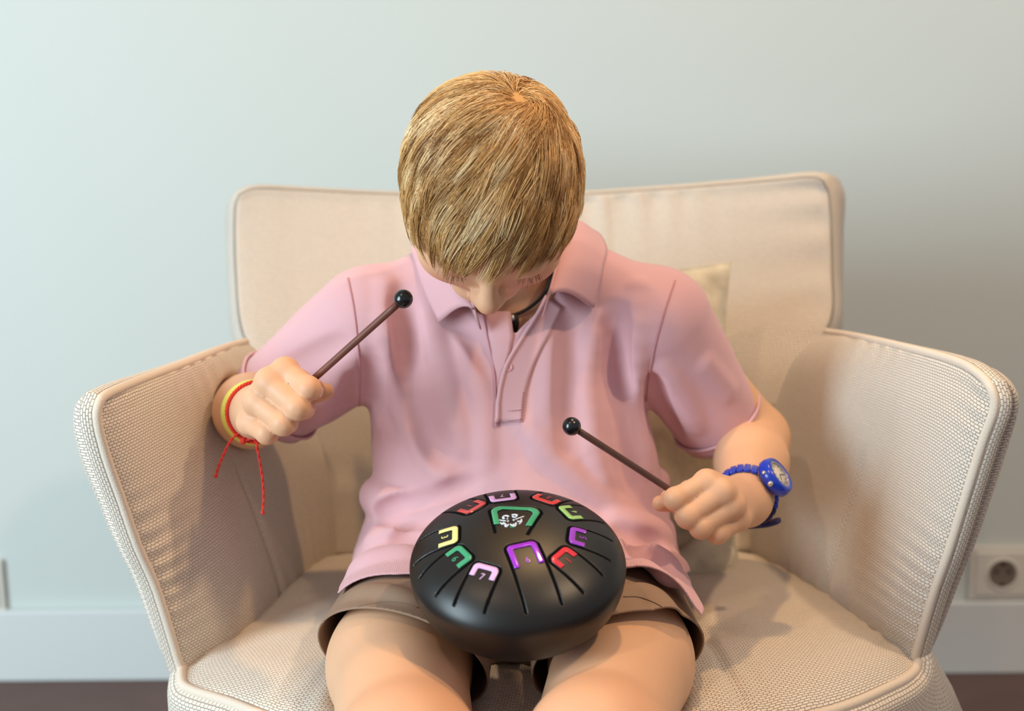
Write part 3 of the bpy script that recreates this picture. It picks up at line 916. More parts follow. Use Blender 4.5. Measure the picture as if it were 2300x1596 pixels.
# hem over the lap and round the hips
hem_y = 1.075 + 0.35 * np.clip(-0.10 - sV[:, 0], 0, 1) - 0.75 * np.clip(sV[:, 0] - 0.09, 0, 0.08)
g = np.where(sV[:, 2] < 0.515, sV[:, 1] - hem_y, 1.0)
sV, sF = clip(sV, sF, g)
sV, sF = clip(sV, sF, sV[:, 2] - 0.428 - 0.045 * np.clip(1.3 - sV[:, 1], 0, 0.2) / 0.2 * np.clip(1 + 8 * (np.abs(sV[:, 0]) - 0.15), 0.4, 1))
sV = relax(sV, sF, 1, 0.3)
shirt = solid(mesh_obj('polo_shirt', sV, sF, M_shirt, boy), 0.0016)

def on(px, py, off=0.0, node=None): return cast(SHB, px, py, off)
def seam(pts, r, m, parent, off=0.0006, node=None, name='seam'):
    P = [on(x, y, off, node) for x, y in catmull(pts, 26)]
    return tube(name, [p for p in P if p is not None], r, m, parent, 6)
seam([(782, 625), (796, 700), (806, 800), (808, 880), (806, 935)], 0.0007, M_thread, shirt)
seam([(1516, 630), (1492, 700), (1470, 780), (1456, 850), (1452, 900)], 0.0008, M_thread, shirt)

# collar: fold line and outer edge from the left front, round the nape, to the right front
sec = [((1064, 694), (985, 725)), ((1040, 640), (958, 662)), ((1018, 590), (938, 602)), ((1004, 545), (927, 545)), None, None, None,
       ((1283, 512), (1357, 556)), ((1266, 550), (1352, 605)), ((1250, 605), (1343, 652)), ((1236, 660), (1332, 693))]
hid = {4: (K(1040, 505, 1.355), K(985, 525, 1.365)), 5: (K(1145, 495, 1.372), K(1145, 530, 1.392)), 6: (K(1245, 495, 1.350), K(1310, 512, 1.355))}
fl, ou = [], []
ncc = NB
for i, s_ in enumerate(sec):
    if s_ is None:
        fl.append(hid[i][0]); ou.append(hid[i][1]); continue
    (fx, fy), (ox, oy) = s_
    yf = {0: 1.203, 1: 1.222, 2: 1.252, 3: 1.300, 7: 1.312, 8: 1.262, 9: 1.225, 10: 1.200}[i]
    q = on(ox, oy, 0.0035)
    if q is None or q[1] > 1.36: q = K(ox, oy, 1.30)
    fl.append(K(fx, fy, yf)); ou.append(q)
nS, nT = 90, 14
FL, OU = catmull(fl, nS), catmull(ou, nS)
cV = np.zeros((nS, nT, 3))
for i in range(nS):
    out = OU[i] - FL[i]
    up = A(0, -0.25, 1.0)
    for j in range(nT):
        t = j / (nT - 1)
        cV[i, j] = FL[i] + out * t + (up * 0.007 + A(0, -0.003, 0)) * math.sin(math.pi * min(1, t * 1.05) ** 0.8)
ii = np.arange(nS * nT).reshape(nS, nT)
cF = np.stack([ii[:-1, :-1], ii[1:, :-1], ii[1:, 1:], ii[:-1, 1:]], -1).reshape(-1, 4)
collar = solid(mesh_obj('collar', cV.reshape(-1, 3), cF, M_shirt, shirt), 0.0024, 0)
# collar stand inside the fold
stV = np.vstack([FL + A(0, -0.001, 0.003), FL * 0.82 + (ncc + A(0, -0.01, 0.0)) * 0.18 + A(0, 0.0, -0.026)])
stF = np.array([(i, i + 1, nS + i + 1, nS + i) for i in range(nS - 1)])
solid(mesh_obj('collar_stand', stV, stF, M_shirt, shirt), 0.0018, 0)

# placket with its turned edge, stitching and button
Lp = catmull([(1228, 668), (1203, 712), (1167, 768), (1136, 825), (1120, 890), (1113, 948)], 30)
Rp = catmull([(1262, 690), (1240, 738), (1212, 792), (1191, 842), (1178, 892), (1173, 948)], 30)
pg = np.zeros((30, 8, 3))
for i in range(30):
    for j in range(8):
        t = j / 7
        x, y = Lp[i] * (1 - t) + Rp[i] * t
        q = on(x, y, 0.0012 + 0.0022 * (1 - t) ** 2)
        pg[i, j] = q if q is not None else K(x, y, 1.2)
ii = np.arange(240).reshape(30, 8)
pk = solid(mesh_obj('placket', pg.reshape(-1, 3), np.stack([ii[:-1, :-1], ii[1:, :-1], ii[1:, 1:], ii[:-1, 1:]], -1).reshape(-1, 4), M_shirt, shirt), 0.0016, 0)
tube('placket_edge', pg[:, 0] + A(0, -0.0006, 0), 0.0020, M_shirt, shirt, 8)
ug = []
for y0, xa, xb in ((700, 1085, 1146), (725, 1091, 1150), (755, 1098, 1154), (790, 1105, 1146), (825, 1110, 1134), (870, 1112, 1124), (948, 1112, 1114)):
    ug.append([on(xa + (xb - xa) * t, y0, 0.0008) for t in np.linspace(0, 1, 6)])
ug = np.array(ug); ii = np.arange(42).reshape(7, 6)
solid(mesh_obj('under_placket', ug.reshape(-1, 3), np.stack([ii[:-1, :-1], ii[1:, :-1], ii[1:, 1:], ii[:-1, 1:]], -1).reshape(-1, 4), M_shirt, shirt), 0.001, 0)
seam([(1086, 705), (1092, 740), (1104, 790), (1110, 830), (1112, 880), (1113, 960)], 0.0008, M_thread, shirt, 0.0016, name='stitching')
def fit_ring(bvh, c, e1, e2, n, off, rmax=0.1):
    """closed ring lying on a limb: rays from the limb's axis out to its surface"""
    a = np.linspace(0, 2 * np.pi, n, endpoint=False)
    E = np.cos(a)[:, None] * e1 + np.sin(a)[:, None] * e2
    r = []
    for e in E:
        l, nn_, i_, d_ = bvh.ray_cast(Vector(c), Vector(e), rmax)
        r.append(d_ if l is not None else np.nan)
    r = np.array(r, float); r = np.where(np.isnan(r), np.nanmedian(r), r) + off
    k = np.ones(5) / 5
    return a, np.convolve(np.concatenate([r[-2:], r, r[:2]]), k, 'valid'), E
def basis(ax):
    e1 = A(1, 0, 0) - ax * ax[0]; e1 /= np.linalg.norm(e1)
    e2 = np.cross(ax, e1); e2 = e2 if e2[2] > 0 else -e2
    return e1, e2
for sl, a0, d, l in ((sleeveL, SLa, dL, lL), (sleeveR, SRa, dR, lR)):
    e1, e2 = basis(d)
    n = 240
    cuffV = []
    for dl, o in ((-0.0140, 0.0008), (-0.0132, 0.0020), (-0.0070, 0.0020), (0.0006, 0.0020), (0.0010, -0.0010)):
        c = a0 + d * (l + dl)
        aa_, r_, E_ = fit_ring(SHB, c, e1, e2, n, o, 0.075)
        rib = 0.00025 * ((np.arange(n) % 2) * 2 - 1) if o > 0.001 else 0
        cuffV.append(c + E_ * (r_ + rib)[:, None])
    V = np.vstack(cuffV); m = len(cuffV)
    F = np.array([(k * n + i, k * n + (i + 1) % n, (k + 1) * n + (i + 1) % n, (k + 1) * n + i) for k in range(m - 1) for i in range(n)])
    cf = mesh_obj('sleeve_cuff', V, F, M_shirt, shirt)
    tube('cuff_seam', cuffV[0] + (cuffV[0] - (a0 + d * (l - 0.0140))) * 0.035, 0.0017, M_shirt, shirt, 6, closed=True)
def stitches(p0, p1, n, parent, m, off=0.0024, r=0.00045):
    mb = MB()
    for i in range(n):
        a, b = (i + 0.2) / n, (i + 0.75) / n
        q0 = on(p0[0] + (p1[0] - p0[0]) * a, p0[1] + (p1[1] - p0[1]) * a, off); q1 = on(p0[0] + (p1[0] - p0[0]) * b, p0[1] + (p1[1] - p0[1]) * b, off)
        mb.add(*tube_data([q0, q1], r, 5))
    return mb.build('stitching', m, parent)
M_thread2 = mat('dark_pink_thread', (150, 98, 104), 0.9)
stitches((1117, 925), (1171, 922), 10, shirt, M_thread2)
stitches((1117, 947), (1172, 944), 10, shirt, M_thread2)
stitches((1176, 880), (1172, 944), 10, shirt, M_thread2)
def button(px, py, r):
    c = on(px, py, 0.0030); g = (on(px, py, 0.01) - on(px, py, 0.0)) * 100; Rf = frame(g)
    V, F = lathe_data([(0.0002, 0.0007), (r * 0.62, 0.0007), (r * 0.78, 0.0013), (r * 0.95, 0.0012), (r, 0.0006), (r * 0.95, -0.0006)], 24)
    b = mesh_obj('button', V @ Rf.T + c, F, M_button, shirt)
    for sx in (-1, 1):
        for sy in (-1, 1):
            V, F = lathe_data([(0.00045, 0.0), (0.0004, 0.0010), (0.0001, 0.0010)], 8)
            mesh_obj('thread_hole', (V + A(sx * r * 0.22, sy * r * 0.22, 0)) @ Rf.T + c, F, M_thread2, shirt)
button(1141, 825, 0.0044)

# ---- shorts
KSH = None
RIDs = ridge([(800, 1330), (870, 1330), (930, 1350)], 0.012, 0.002, node=shorts0) + ridge([(1400, 1330), (1460, 1330), (1500, 1370)], 0.012, 0.002, node=shorts0)
shorts_n = U(0.01, shorts0, *RIDs)
kV, kF = surface(shorts_n, 0.0026, (-0.26, 0.84, 0.30), (0.26, 1.42, 0.62))
hy = np.where(kV[:, 0] < 0, 1.010 + 0.50 * (-0.098 - kV[:, 0]), 1.005 + 0.35 * (kV[:, 0] - 0.09)) - 0.75 * (kV[:, 2] - 0.482)
kV, kF = clip(kV, kF, kV[:, 1] - hy)
kV, kF = clip(kV, kF, 0.52 - kV[:, 2])
kV[:, 2] = np.where(kV[:, 2] < FLAT_Z, FLAT_Z + (kV[:, 2] - FLAT_Z) * 0.06, kV[:, 2])
shorts = solid(mesh_obj('shorts', kV, kF, M_short, boy), 0.0016)
SHOB = bvh_of(kV, kF)
for pts in ([(770, 1375), (820, 1358), (880, 1352), (940, 1365)], [(1400, 1340), (1440, 1342), (1490, 1365), (1515, 1400)]):
    P = [cast(SHOB, x, y, 0.0003) for x, y in catmull(pts, 30)]
    P = [p for p in P if p is not None and p[1] < 1.12]
    if len(P) > 3: tube('hem_stitching', P, 0.0005, M_kthread, shorts, 5)

# ---- finger nails that show
M_nail = mat('finger_nail', (240, 190, 168), 0.3, spec=0.5)
def nail(c, along_, normal, l, w):
    Rn = frame(normal, along_)
    V, F = lathe_data([(math.sin(t) + 1e-4, math.cos(t)) for t in np.linspace(0, math.pi / 2, 8)], 20)
    V = V * A(l, w, 0.0012)
    mesh_obj('nail', V @ Rn.T + c, F, M_nail, skin)
tn = cast(BOB, 722, 881, -0.0004)
nail(tn, thL[2] - thL[1], (cast(BOB, 722, 881, 0.01) - tn) + A(0, -0.004, 0), 0.0052, 0.0042)
# ================================================================== hair
M_hair = mat('blond_hair', (255, 255, 255), 0.5, spec=0.4, attr='tint')
hr = np.random.default_rng(11)
scalp = U(0.012, hell((0, -0.005, -0.012), (0.0690, 0.077, 0.073)), hell((0, 0.020, 0.006), (0.064, 0.066, 0.072)))
def sgrad(P, e=8e-4):
    g = np.stack([ev(scalp, P + e * np.eye(3)[k]) - ev(scalp, P - e * np.eye(3)[k]) for k in range(3)], 1)
    return g / (np.linalg.norm(g, axis=1, keepdims=True) + 1e-12)
def to_scalp(P, off):
    for _ in range(2):
        P = P - sgrad(P) * (ev(scalp, P) - off)[:, None]
    return P
def hl(P): return ((P - HC) @ HM) / HS                       # head coordinates r, f, d
def hairline(q):
    f = q[:, 1]
    return np.interp(f, [-0.10, -0.04, -0.012, 0.012, 0.045, 0.075], [0.066, 0.058, 0.030, 0.010, -0.036, -0.040]) - q[:, 2]
WH = march(scalp, 1163, 226)
def unit(v): return v / (np.linalg.norm(v, axis=-1, keepdims=True) + 1e-12)
def sample(n):
    d = unit(hr.normal(size=(n * 3, 3)))
    P = to_scalp(HC + HM @ A(0, -0.005, -0.012) * HS + d * 0.08, 0.0)
    P = P[hairline(hl(P)) > 0]
    return P[:n]
NG, PER, NP = 1500, 19, 9
roots = sample(NG)
wr_ = to_scalp(WH + hr.normal(0, 0.0065, (170, 3)), 0.0)
roots = np.vstack([roots, wr_]); NG = len(roots)
IMG_R, IMG_D = _CM[:3, 0], -_CM[:3, 1]
def flow(P, G, jit):
    v = P - WH
    dist = np.linalg.norm(v, axis=1, keepdims=True)
    t = unit(v - G * np.sum(v * G, 1, keepdims=True))
    # clockwise swirl round the crown, fading outwards
    side = t @ IMG_R
    ang = np.radians(np.interp(side, [-0.9, -0.3, 0.2, 1.0], [5, 25, 45, 55]) * np.exp(-np.maximum(dist[:, 0] - 0.02, 0) / 0.11)) + jit
    s = np.cross(G, t)
    cw = np.sign(np.sum(np.cross(IMG_R, -IMG_D) * G, 1))
    t = np.cos(ang)[:, None] * t - np.sin(ang)[:, None] * s * np.where(cw == 0, 1, cw)[:, None]
    hx = hl(P)[:, :1]
    grav = (IMG_D + A(0, 0, -0.2))[None] - IMG_R[None] * 1.15 * np.clip((0.045 - hx) / 0.06, 0.0, 1.0) * np.clip((hx + 0.075) / 0.04, 0, 1)
    t = t + 0.34 * (grav - G * np.sum(G * grav, 1, keepdims=True))
    return unit(t)
def grow(P0, length, jit, top):
    pts = [to_scalp(P0, 0.0005)]
    P = pts[0]
    for k in range(1, NP):
        G = sgrad(P)
        P = P + flow(P, G, jit) * (length / (NP - 1))[:, None]
        s = k / (NP - 1)
        off = top * (0.12 + 0.88 * math.sin(min(1.0, s * 1.5) * math.pi / 2))
        G = sgrad(P)
        P = P - G * (ev(scalp, P) - off)[:, None]
        pts.append(P)
    return np.stack(pts, 1)
q = hl(roots)
length = hr.uniform(0.040, 0.062, NG)
front_w = np.clip((q[:, 1] - 0.01) / 0.04, 0, 1) * np.clip((-q[:, 2] + 0.02) / 0.05, 0, 1)
length = length + 0.004 * front_w
side_w = np.clip((np.abs(q[:, 0]) - 0.05) / 0.015, 0, 1)
length = length * (1 - 0.25 * side_w)
jit = hr.normal(0, 0.16, NG)
top = hr.uniform(0.0050, 0.0110, NG)
guides = grow(roots, length, jit, top)
# stop strands that would run far down the face
tone = hr.beta(1.8, 1.8, NG)
S, Ct = [], []
for k in range(PER):
    r0 = roots + hr.normal(0, 0.0028, roots.shape)
    L2 = length * hr.uniform(0.82, 1.08, NG)
    tt = top * hr.uniform(0.85, 1.12, NG)
    own = grow(r0, L2, jit + hr.normal(0, 0.05, NG), tt)
    w = np.linspace(0, 1, NP)[None, :, None] ** 1.5 * hr.uniform(0.25, 0.7, (NG, 1, 1))
    S.append(own * (1 - w) + guides * w)
    Ct.append(np.clip(tone + hr.normal(0, 0.10, NG), 0, 1))
S = np.vstack(S); Ct = np.concatenate(Ct)
# tubes, three sided
ns = len(S)
T = unit(np.gradient(S, axis=1))
ref = unit(S[:, :1] - HC)
Nn = unit(np.cross(T, np.broadcast_to(ref, T.shape))); Bn = np.cross(T, Nn)
rad = np.interp(np.linspace(0, 1, NP), [0, 0.2, 0.7, 1], [0.00027, 0.00030, 0.00026, 0.00008])[None, :, None] * hr.uniform(0.8, 1.25, (ns, 1, 1))
ring = [S + rad * (math.cos(a) * Nn + math.sin(a) * Bn) for a in (0.5, 0.5 + 2.0944, 0.5 + 4.1888)]
HV = np.stack(ring, 2).reshape(-1, 3)
b = (np.arange(ns) * NP * 3)[:, None, None] + (np.arange(NP - 1) * 3)[None, :, None]
HF = np.stack([np.stack([b + j, b + (j + 1) % 3, b + 3 + (j + 1) % 3, b + 3 + j], -1) for j in range(3)], 2).reshape(-1, 4)
dark, mid, light = np.array(lin(140, 94, 48)[:3]), np.array(lin(226, 178, 112)[:3]), np.array(lin(252, 230, 186)[:3])
def tonecol(t):
    t = t[:, None]
    return np.where(t < 0.5, dark + (mid - dark) * (t / 0.5), mid + (light - mid) * ((t - 0.5) / 0.5))
HCo = np.repeat(tonecol(Ct), NP * 3, axis=0)
# under-layer close to the scalp
cap = U(0.012, hell((0, -0.005, -0.012), (0.0720, 0.080, 0.076)), hell((0, 0.018, 0.002), (0.0665, 0.0665, 0.0735)))
lo, hi = HC - 0.12, HC + 0.12
cV2, cF2 = surface(cap, 0.003, lo, hi)
cV2, cF2 = clip(cV2, cF2, hairline(hl(cV2)) - 0.004)
HFt = np.vstack([HF[:, [0, 1, 2]], HF[:, [0, 2, 3]], cF2 + len(HV)])
HVa = np.vstack([HV, cV2]); HCo = np.vstack([HCo, np.tile(tonecol(np.array([0.35])), (len(cV2), 1))])
hair = mesh_obj('hair', HVa, HFt, M_hair, boy)
ca = hair.data.attributes.new('tint', 'FLOAT_COLOR', 'POINT')
ca.data.foreach_set('color', np.hstack([HCo, np.ones((len(HCo), 1))]).astype(np.float32).ravel())

# eyelashes on the lowered lids, and brows
M_lash = mat('brown_lashes', (104, 72, 50), 0.6)
face_n = U(0.005, head)
for s, nm in ((-1, 'eyelashes'), (1, 'eyelashes')):
    mb = MB()
    for k in range(26):
        a = hr.uniform(-0.52, 0.52)
        base = hp(HS * (s * 0.031 + 0.025 * a), HS * (0.0800 - 0.020 * a * a), HS * (0.0235 - 0.010 * a * a))
        g = HM @ A(0.5 * a, 0.75, 0.75)
        g = g + HM @ A(0.5 * a + hr.normal(0, 0.25), hr.normal(0, 0.15), hr.normal(0, 0.15))
        tip = base + g * hr.uniform(0.004, 0.0068) + HM @ A(0, 0.0010, -0.0012)
        mb.add(*tube_data([base - g * 0.002, base + g * 0.0035, tip], [0.00016, 0.00014, 0.00005], 4))
    mb.build(nm, M_lash, boy)
M_brow = mat('blond_brows', (150, 108, 70), 0.7)
for s in (-1, 1):
    mb = MB()
    for k in range(60):
        a = hr.uniform(-0.5, 0.5)
        p0 = hp(HS * (s * 0.033 + 0.032 * a), HS * 0.080, HS * (-0.006 + 0.012 * a * a + hr.normal(0, 0.0012)))
        p0 = p0 - grad(head, p0) * float(ev(head, p0[None])[0])
        d = HM @ A(s * 0.9, 0.1, -0.15 + hr.normal(0, 0.1))
        mb.add(*tube_data([p0, p0 + d * 0.003 + grad(head, p0) * 0.0006, p0 + d * 0.006 + grad(head, p0) * 0.0003], [0.00022, 0.0002, 0.0001], 3))
    mb.build('eyebrow', M_brow, boy)
# ================================================================== tongue drum
M_drum = mat('matte_black_steel', (15, 11, 9), 0.40, ('noise', 1500, 0.05, 0.0003), spec=0.55, attr='tint')
DSC = 0.944                                                  # size of the drum against its pattern drawing
DR, DUP, DDN = 0.0885 * DSC, 0.0365 * DSC, 0.052 * DSC
DTILT = math.radians(21)
DC = K(1163, 1268, 0.988)
DZ = A(0.0, -math.sin(DTILT), math.cos(DTILT))
DM = frame(DZ, (1, 0, 0))
drum = empty('tongue_drum', DC - DZ * DDN, 'round black steel tongue drum with coloured note stickers on the lap', 'drum')
def dome(r):
    return DUP * np.clip(1 - np.clip(r / DR, 0, 1) ** 2.2, 0, 1) ** 0.5
def dsurf(x, y, off=0.0):
    x, y = np.asarray(x, float), np.asarray(y, float)
    r = np.sqrt(x * x + y * y)
    e = 1e-4
    sl = (dome(np.minimum(r + e, DR * 0.995)) - dome(np.maximum(r - e, 0))) / (2 * e)
    rr = np.maximum(r, 1e-9)
    n = np.stack([-sl * x / rr, -sl * y / rr, np.ones_like(r)], -1); n /= np.linalg.norm(n, axis=-1, keepdims=True)
    return (np.stack([x, y, dome(r)], -1) + n * off) @ DM.T + DC
def d_local(px, py):
    """pixel -> drum-plane coordinates on the dome"""
    d = ray(px, py) @ DM; o = (CAMP - DC) @ DM
    t = (DUP - o[2]) / d[2]
    for _ in range(60):
        p = o + d * t
        h = p[2] - dome(math.hypot(p[0], p[1]))
        if h < 1e-5: break
        t += h * 0.5
    return p[:2]
# angle, tip radius, slot end radius, half width, sticker length, colour, number
TONG = [(99, 40, 81, 12.5, 15, (222, 172, 222), '7'), (58, 46, 81, 12.5, 14, (214, 62, 58), '2'), (29, 47, 80, 12.0, 14, (152, 200, 112), '4'),
        (-7, 45, 80, 12.0, 14, (156, 62, 200), '5'), (-39, 44, 80, 12.0, 13, (216, 50, 60), '1'), (-73, 20, 80, 13.5, 25, (160, 52, 206), '6'),
        (-115, 44.5, 80, 12.0, 13, (220, 180, 228), '7'), (-147, 42, 80, 12.0, 15, (66, 160, 118), '6'), (-179, 42.5, 80, 12.5, 17, (250, 234, 150), '3'),
        (132, 41, 81, 12.5, 15, (214, 70, 68), '1')]
def upath(w0, w1, a0, a1, rc, n=8):
    """U outline in tongue coordinates: a along the tongue from its tip, b across"""
    pts = [(a1, w1)]
    m = 10
    for i in range(1, m): pts.append((a1 + (a0 + rc - a1) * i / m, w1 + (w0 - w1) * i / m))
    for i in range(n + 1):
        t = math.pi / 2 * i / n
        pts.append((a0 + rc - rc * math.sin(t), w0 - rc + rc * math.cos(t)))
    return np.array(pts + [(a, -b) for a, b in pts[::-1]])
def place(P, ang, rt):
    c, s = math.cos(math.radians(ang)), math.sin(math.radians(ang))
    a = rt + P[:, 0]
    return np.stack([c * a - s * P[:, 1] - 4.0, s * a + c * P[:, 1] + 3.0], 1) * (DSC / 1000)
slots = []
for ang, rt, re, w, ls, colr, num in TONG:
    slots.append(place(upath(w, w + 1.0, 0, re - rt, 5.0), ang, rt))
# the centre tongue opens towards the player
CT = (262, -33, 14.0)
ctr = upath(21.5, 13.0, 0, 38, 9.0)
slots.append(place(ctr, 263, -31))
# top shell as a fine polar grid with the slots sunk into it
nr, na = 210, 900
tt = np.linspace(0, 1, nr)
rr = DR * np.sin(np.pi / 2 * tt ** 0.9)
rr[0] = 1e-5
aa = np.linspace(0, 2 * np.pi, na, endpoint=False)
X, Y = rr[:, None] * np.cos(aa), rr[:, None] * np.sin(aa)
pts = np.stack([X, Y], -1).reshape(-1, 2)
dist = np.full(len(pts), 1.0)
for sl in slots:
    lo, hi = sl.min(0) - 0.004, sl.max(0) + 0.004
    m = np.nonzero(np.all((pts > lo) & (pts < hi), axis=1))[0]
    q = pts[m]; dm = np.full(len(m), 1.0)
    for a, b in zip(sl[:-1], sl[1:]):
        ab = b - a
        t = np.clip(((q - a) @ ab) / (ab @ ab + 1e-12), 0, 1)
        dm = np.minimum(dm, np.linalg.norm(q - a - t[:, None] * ab, axis=1))
    dist[m] = np.minimum(dist[m], dm)
w_ = np.clip((0.00115 - dist) / 0.0004, 0, 1)
P3 = dsurf(pts[:, 0], pts[:, 1], 0.0)
P3 = P3 - DZ * (0.0024 * w_)[:, None]
ii = np.arange(nr * na).reshape(nr, na)
tF = np.stack([ii[:-1], ii[1:], np.roll(ii[1:], -1, 1), np.roll(ii[:-1], -1, 1)], -1).reshape(-1, 4)
top = mesh_obj('top_shell', P3, tF, M_drum, drum)
tc_ = np.ones((len(P3), 4), dtype=np.float32); tc_[:, :3] = (1 - 0.93 * w_)[:, None]  # grooves coloured near black: shade inside the slots put into the tint
top.data.attributes.new('tint', 'FLOAT_COLOR', 'POINT').data.foreach_set('color', tc_.ravel())
# black strip in each slot, standing for the shade of the open cut
M_slot_shade = mat('slot_shade', (5, 4, 4), 0.9, spec=0.1)
for sl in slots:
    q = np.vstack([sl[:1], sl, sl[-1:]])
    t_ = q[2:] - q[:-2]; t_ /= np.linalg.norm(t_, axis=1, keepdims=True) + 1e-12
    nn_ = np.stack([-t_[:, 1], t_[:, 0]], 1) * 0.00092
    a_, b_ = sl + nn_, sl - nn_
    V = np.vstack([dsurf(a_[:, 0], a_[:, 1], -0.0002), dsurf(b_[:, 0], b_[:, 1], -0.0002)])
    m_ = len(sl)
    mesh_obj('tongue_slot_shade', V, [(i, i + 1, m_ + i + 1, m_ + i) for i in range(m_ - 1)], M_slot_shade, top)
# lower bowl
prof = [(DR * math.sin(t), -DDN * max(0, 1 - math.sin(t) ** 3.6) ** 0.5) for t in np.linspace(math.pi / 2, 0.001, 60)]
V, F = lathe_data(prof, 120)
bowl = mesh_obj('bowl', V @ DM.T + DC, F, M_drum, drum)
bowl.data.attributes.new('tint', 'FLOAT_COLOR', 'POINT').data.foreach_set('color', np.ones(len(V) * 4, dtype=np.float32))
_mc = {}
def gloss(c):
    if c not in _mc: _mc[c] = mat('note_sticker_%d_%d_%d' % c, c, 0.12, spec=0.6)
    return _mc[c]
def sticker(outer, inner, ang, rt, m, parent):
    O, I = place(outer, ang, rt), place(inner, ang, rt)
    n = len(O); k = 4
    V = []
    for i in range(n):
        for j in range(k):
            p = O[i] * (1 - j / (k - 1)) + I[i] * (j / (k - 1)); V.append(p)
    V = np.array(V)
    V3 = dsurf(V[:, 0], V[:, 1], 0.00035)
    F = [(i * k + j, i * k + j + 1, (i + 1) * k + j + 1, (i + 1) * k + j) for i in range(n - 1) for j in range(k - 1)]
    return solid(mesh_obj('note_sticker', V3, F, m, parent), 0.0003)
def text_on(txt, cx, cy, ang, size, m, parent, name='number'):
    cu = bpy.data.curves.new('t', 'FONT'); cu.body = txt; cu.size = size; cu.align_x = 'CENTER'; cu.align_y = 'CENTER'; cu.resolution_u = 3
    to = bpy.data.objects.new('t', cu); COL.objects.link(to)
    me = bpy.data.meshes.new_from_object(to.evaluated_get(bpy.context.evaluated_depsgraph_get()))
    bpy.data.objects.remove(to, do_unlink=True)
    V = np.array([v.co[:2] for v in me.vertices]); F = [tuple(p.vertices) for p in me.polygons]
    bpy.data.meshes.remove(me)
    c, s = math.cos(ang), math.sin(ang)
    X_, Y_ = cx + c * V[:, 0] - s * V[:, 1], cy + s * V[:, 0] + c * V[:, 1]
    return mesh_obj(name, dsurf(X_, Y_, 0.0004), F, m, parent, smooth=False)
for ang, rt, re, w, ls, colr, num in TONG:
    bw = 4.6
    o_ = upath(w - 1.3, w - 1.2, 1.3, ls, 4.2); i_ = upath(w - 1.3 - bw, w - 1.2 - bw, 1.3 + bw, ls, 1.4)
    st = sticker(o_, i_, ang, rt, gloss(colr), drum)
    a = math.radians(ang); rc = (rt + (12.5 if ls < 20 else 20)) / 1000
    # digits stand with their heads towards the middle of the drum
    text_on(num, DSC * (rc * math.cos(a) - 0.004), DSC * (rc * math.sin(a) + 0.003), a + math.pi / 2, 0.0075, gloss(colr), top)
GREEN = (62, 158, 112)
sticker(upath(20.0, 15.4, 1.4, 28, 7.8), upath(14.6, 10.4, 6.2, 28, 5.0), 263, -31, gloss(GREEN), drum)
cx, cy = place(np.array([[30.5, -0.5]]), 263, -31)[0]
text_on('6', cx, cy, 0.0, 0.006, gloss(GREEN), top)
# emblem: two little mallets crossing a ring of rounded letters
M_print = mat('white_print', (214, 220, 232), 0.3)
emb = MB()
def stroke(pts, r):
    P = [d_local(1080 + x / 16.43, 1130 + y / 16.43) for x, y in pts]
    P = catmull(P, 5 * len(P)) if len(P) > 2 else np.array(P)
    L = dsurf(np.array(P)[:, 0], np.array(P)[:, 1], 0.0001)
    V, F = tube_data(L, r * 0.62, 8)
    V = V - np.outer((V - L.mean(0)) @ DZ, DZ) * 0.0
    emb.add(V, F)
for pts, r in (([(610, 610), (800, 640), (930, 655)], 0.0009), ([(985, 662), (1030, 668)], 0.0014), ([(1590, 485), (1420, 545), (1265, 600)], 0.0009), ([(1235, 615), (1190, 632)], 0.0014),
               ([(1035, 500), (960, 465), (860, 480), (815, 540), (880, 575)], 0.0013), ([(985, 555), (980, 590)], 0.0009),
               ([(1140, 440), (1250, 425), (1365, 450)], 0.0013), ([(1160, 490), (1260, 520), (1330, 480)], 0.0011),
               ([(1345, 670), (1440, 670), (1505, 650)], 0.0011), ([(1500, 590), (1500, 680), (1420, 765)], 0.0010),
               ([(1090, 775), (1170, 830), (1260, 845), (1300, 780), (1295, 725)], 0.0011), ([(1180, 790), (1270, 780)], 0.0012),
               ([(720, 720), (800, 770), (870, 740)], 0.0011), ([(820, 720), (900, 760), (900, 840), (960, 860), (1020, 780)], 0.0011), ([(930, 780), (960, 830)], 0.0010)):
    stroke(pts, r)
emblem = emb.build('emblem', M_print, top)
tag(emblem, 'white ring of rounded letters with two small mallets')

# ================================================================== mallets
M_stick = mat('brown_mallet_stick', (112, 62, 46), 0.5, ('noise', 300, 0.12, 0.0004), var=(70, 0.25))
M_stick2 = mat('dark_brown_mallet_stick', (88, 56, 46), 0.5, ('noise', 300, 0.12, 0.0004), var=(70, 0.25))
M_ball = mat('black_rubber_ball', (16, 17, 20), 0.22, spec=0.6)
def mallet(ball, end, r, rb, ms, label):
    ball, end = np.asarray(ball), np.asarray(end)
    root = empty('mallet', end, label, 'mallet', 'mallets in the hands')
    d = (ball - end) / np.linalg.norm(ball - end)
    n = 14
    P = end + (ball - d * rb * 0.6 - end) * np.linspace(0, 1, n)[:, None]
    tube('stick', P, [r * 0.7] + [r] * (n - 2) + [r * 0.96], ms, root, 16)
    prof = [(rb * math.sin(t) + 1e-5, -rb * math.cos(t)) for t in np.linspace(0.0, math.pi, 30)]
    k = 15
    prof[k] = (prof[k][0] - 0.00015, prof[k][1])             # moulding line round the middle
    V, F = lathe_data(prof, 40)
    mesh_obj('ball_head', V @ frame(d, (0.2, 0.1, 1)).T + ball, F, M_ball, root)
mallet(K(906, 671, 1.078), K(632, 915, 1.130), 0.0031, 0.0078, M_stick, 'mallet in the raised hand with red and yellow bracelets')
mallet(K(1284, 957, 1.088), K(1608, 1166, 1.128), 0.0029, 0.0078, M_stick2, 'darker mallet in the lower hand wearing the blue watch')
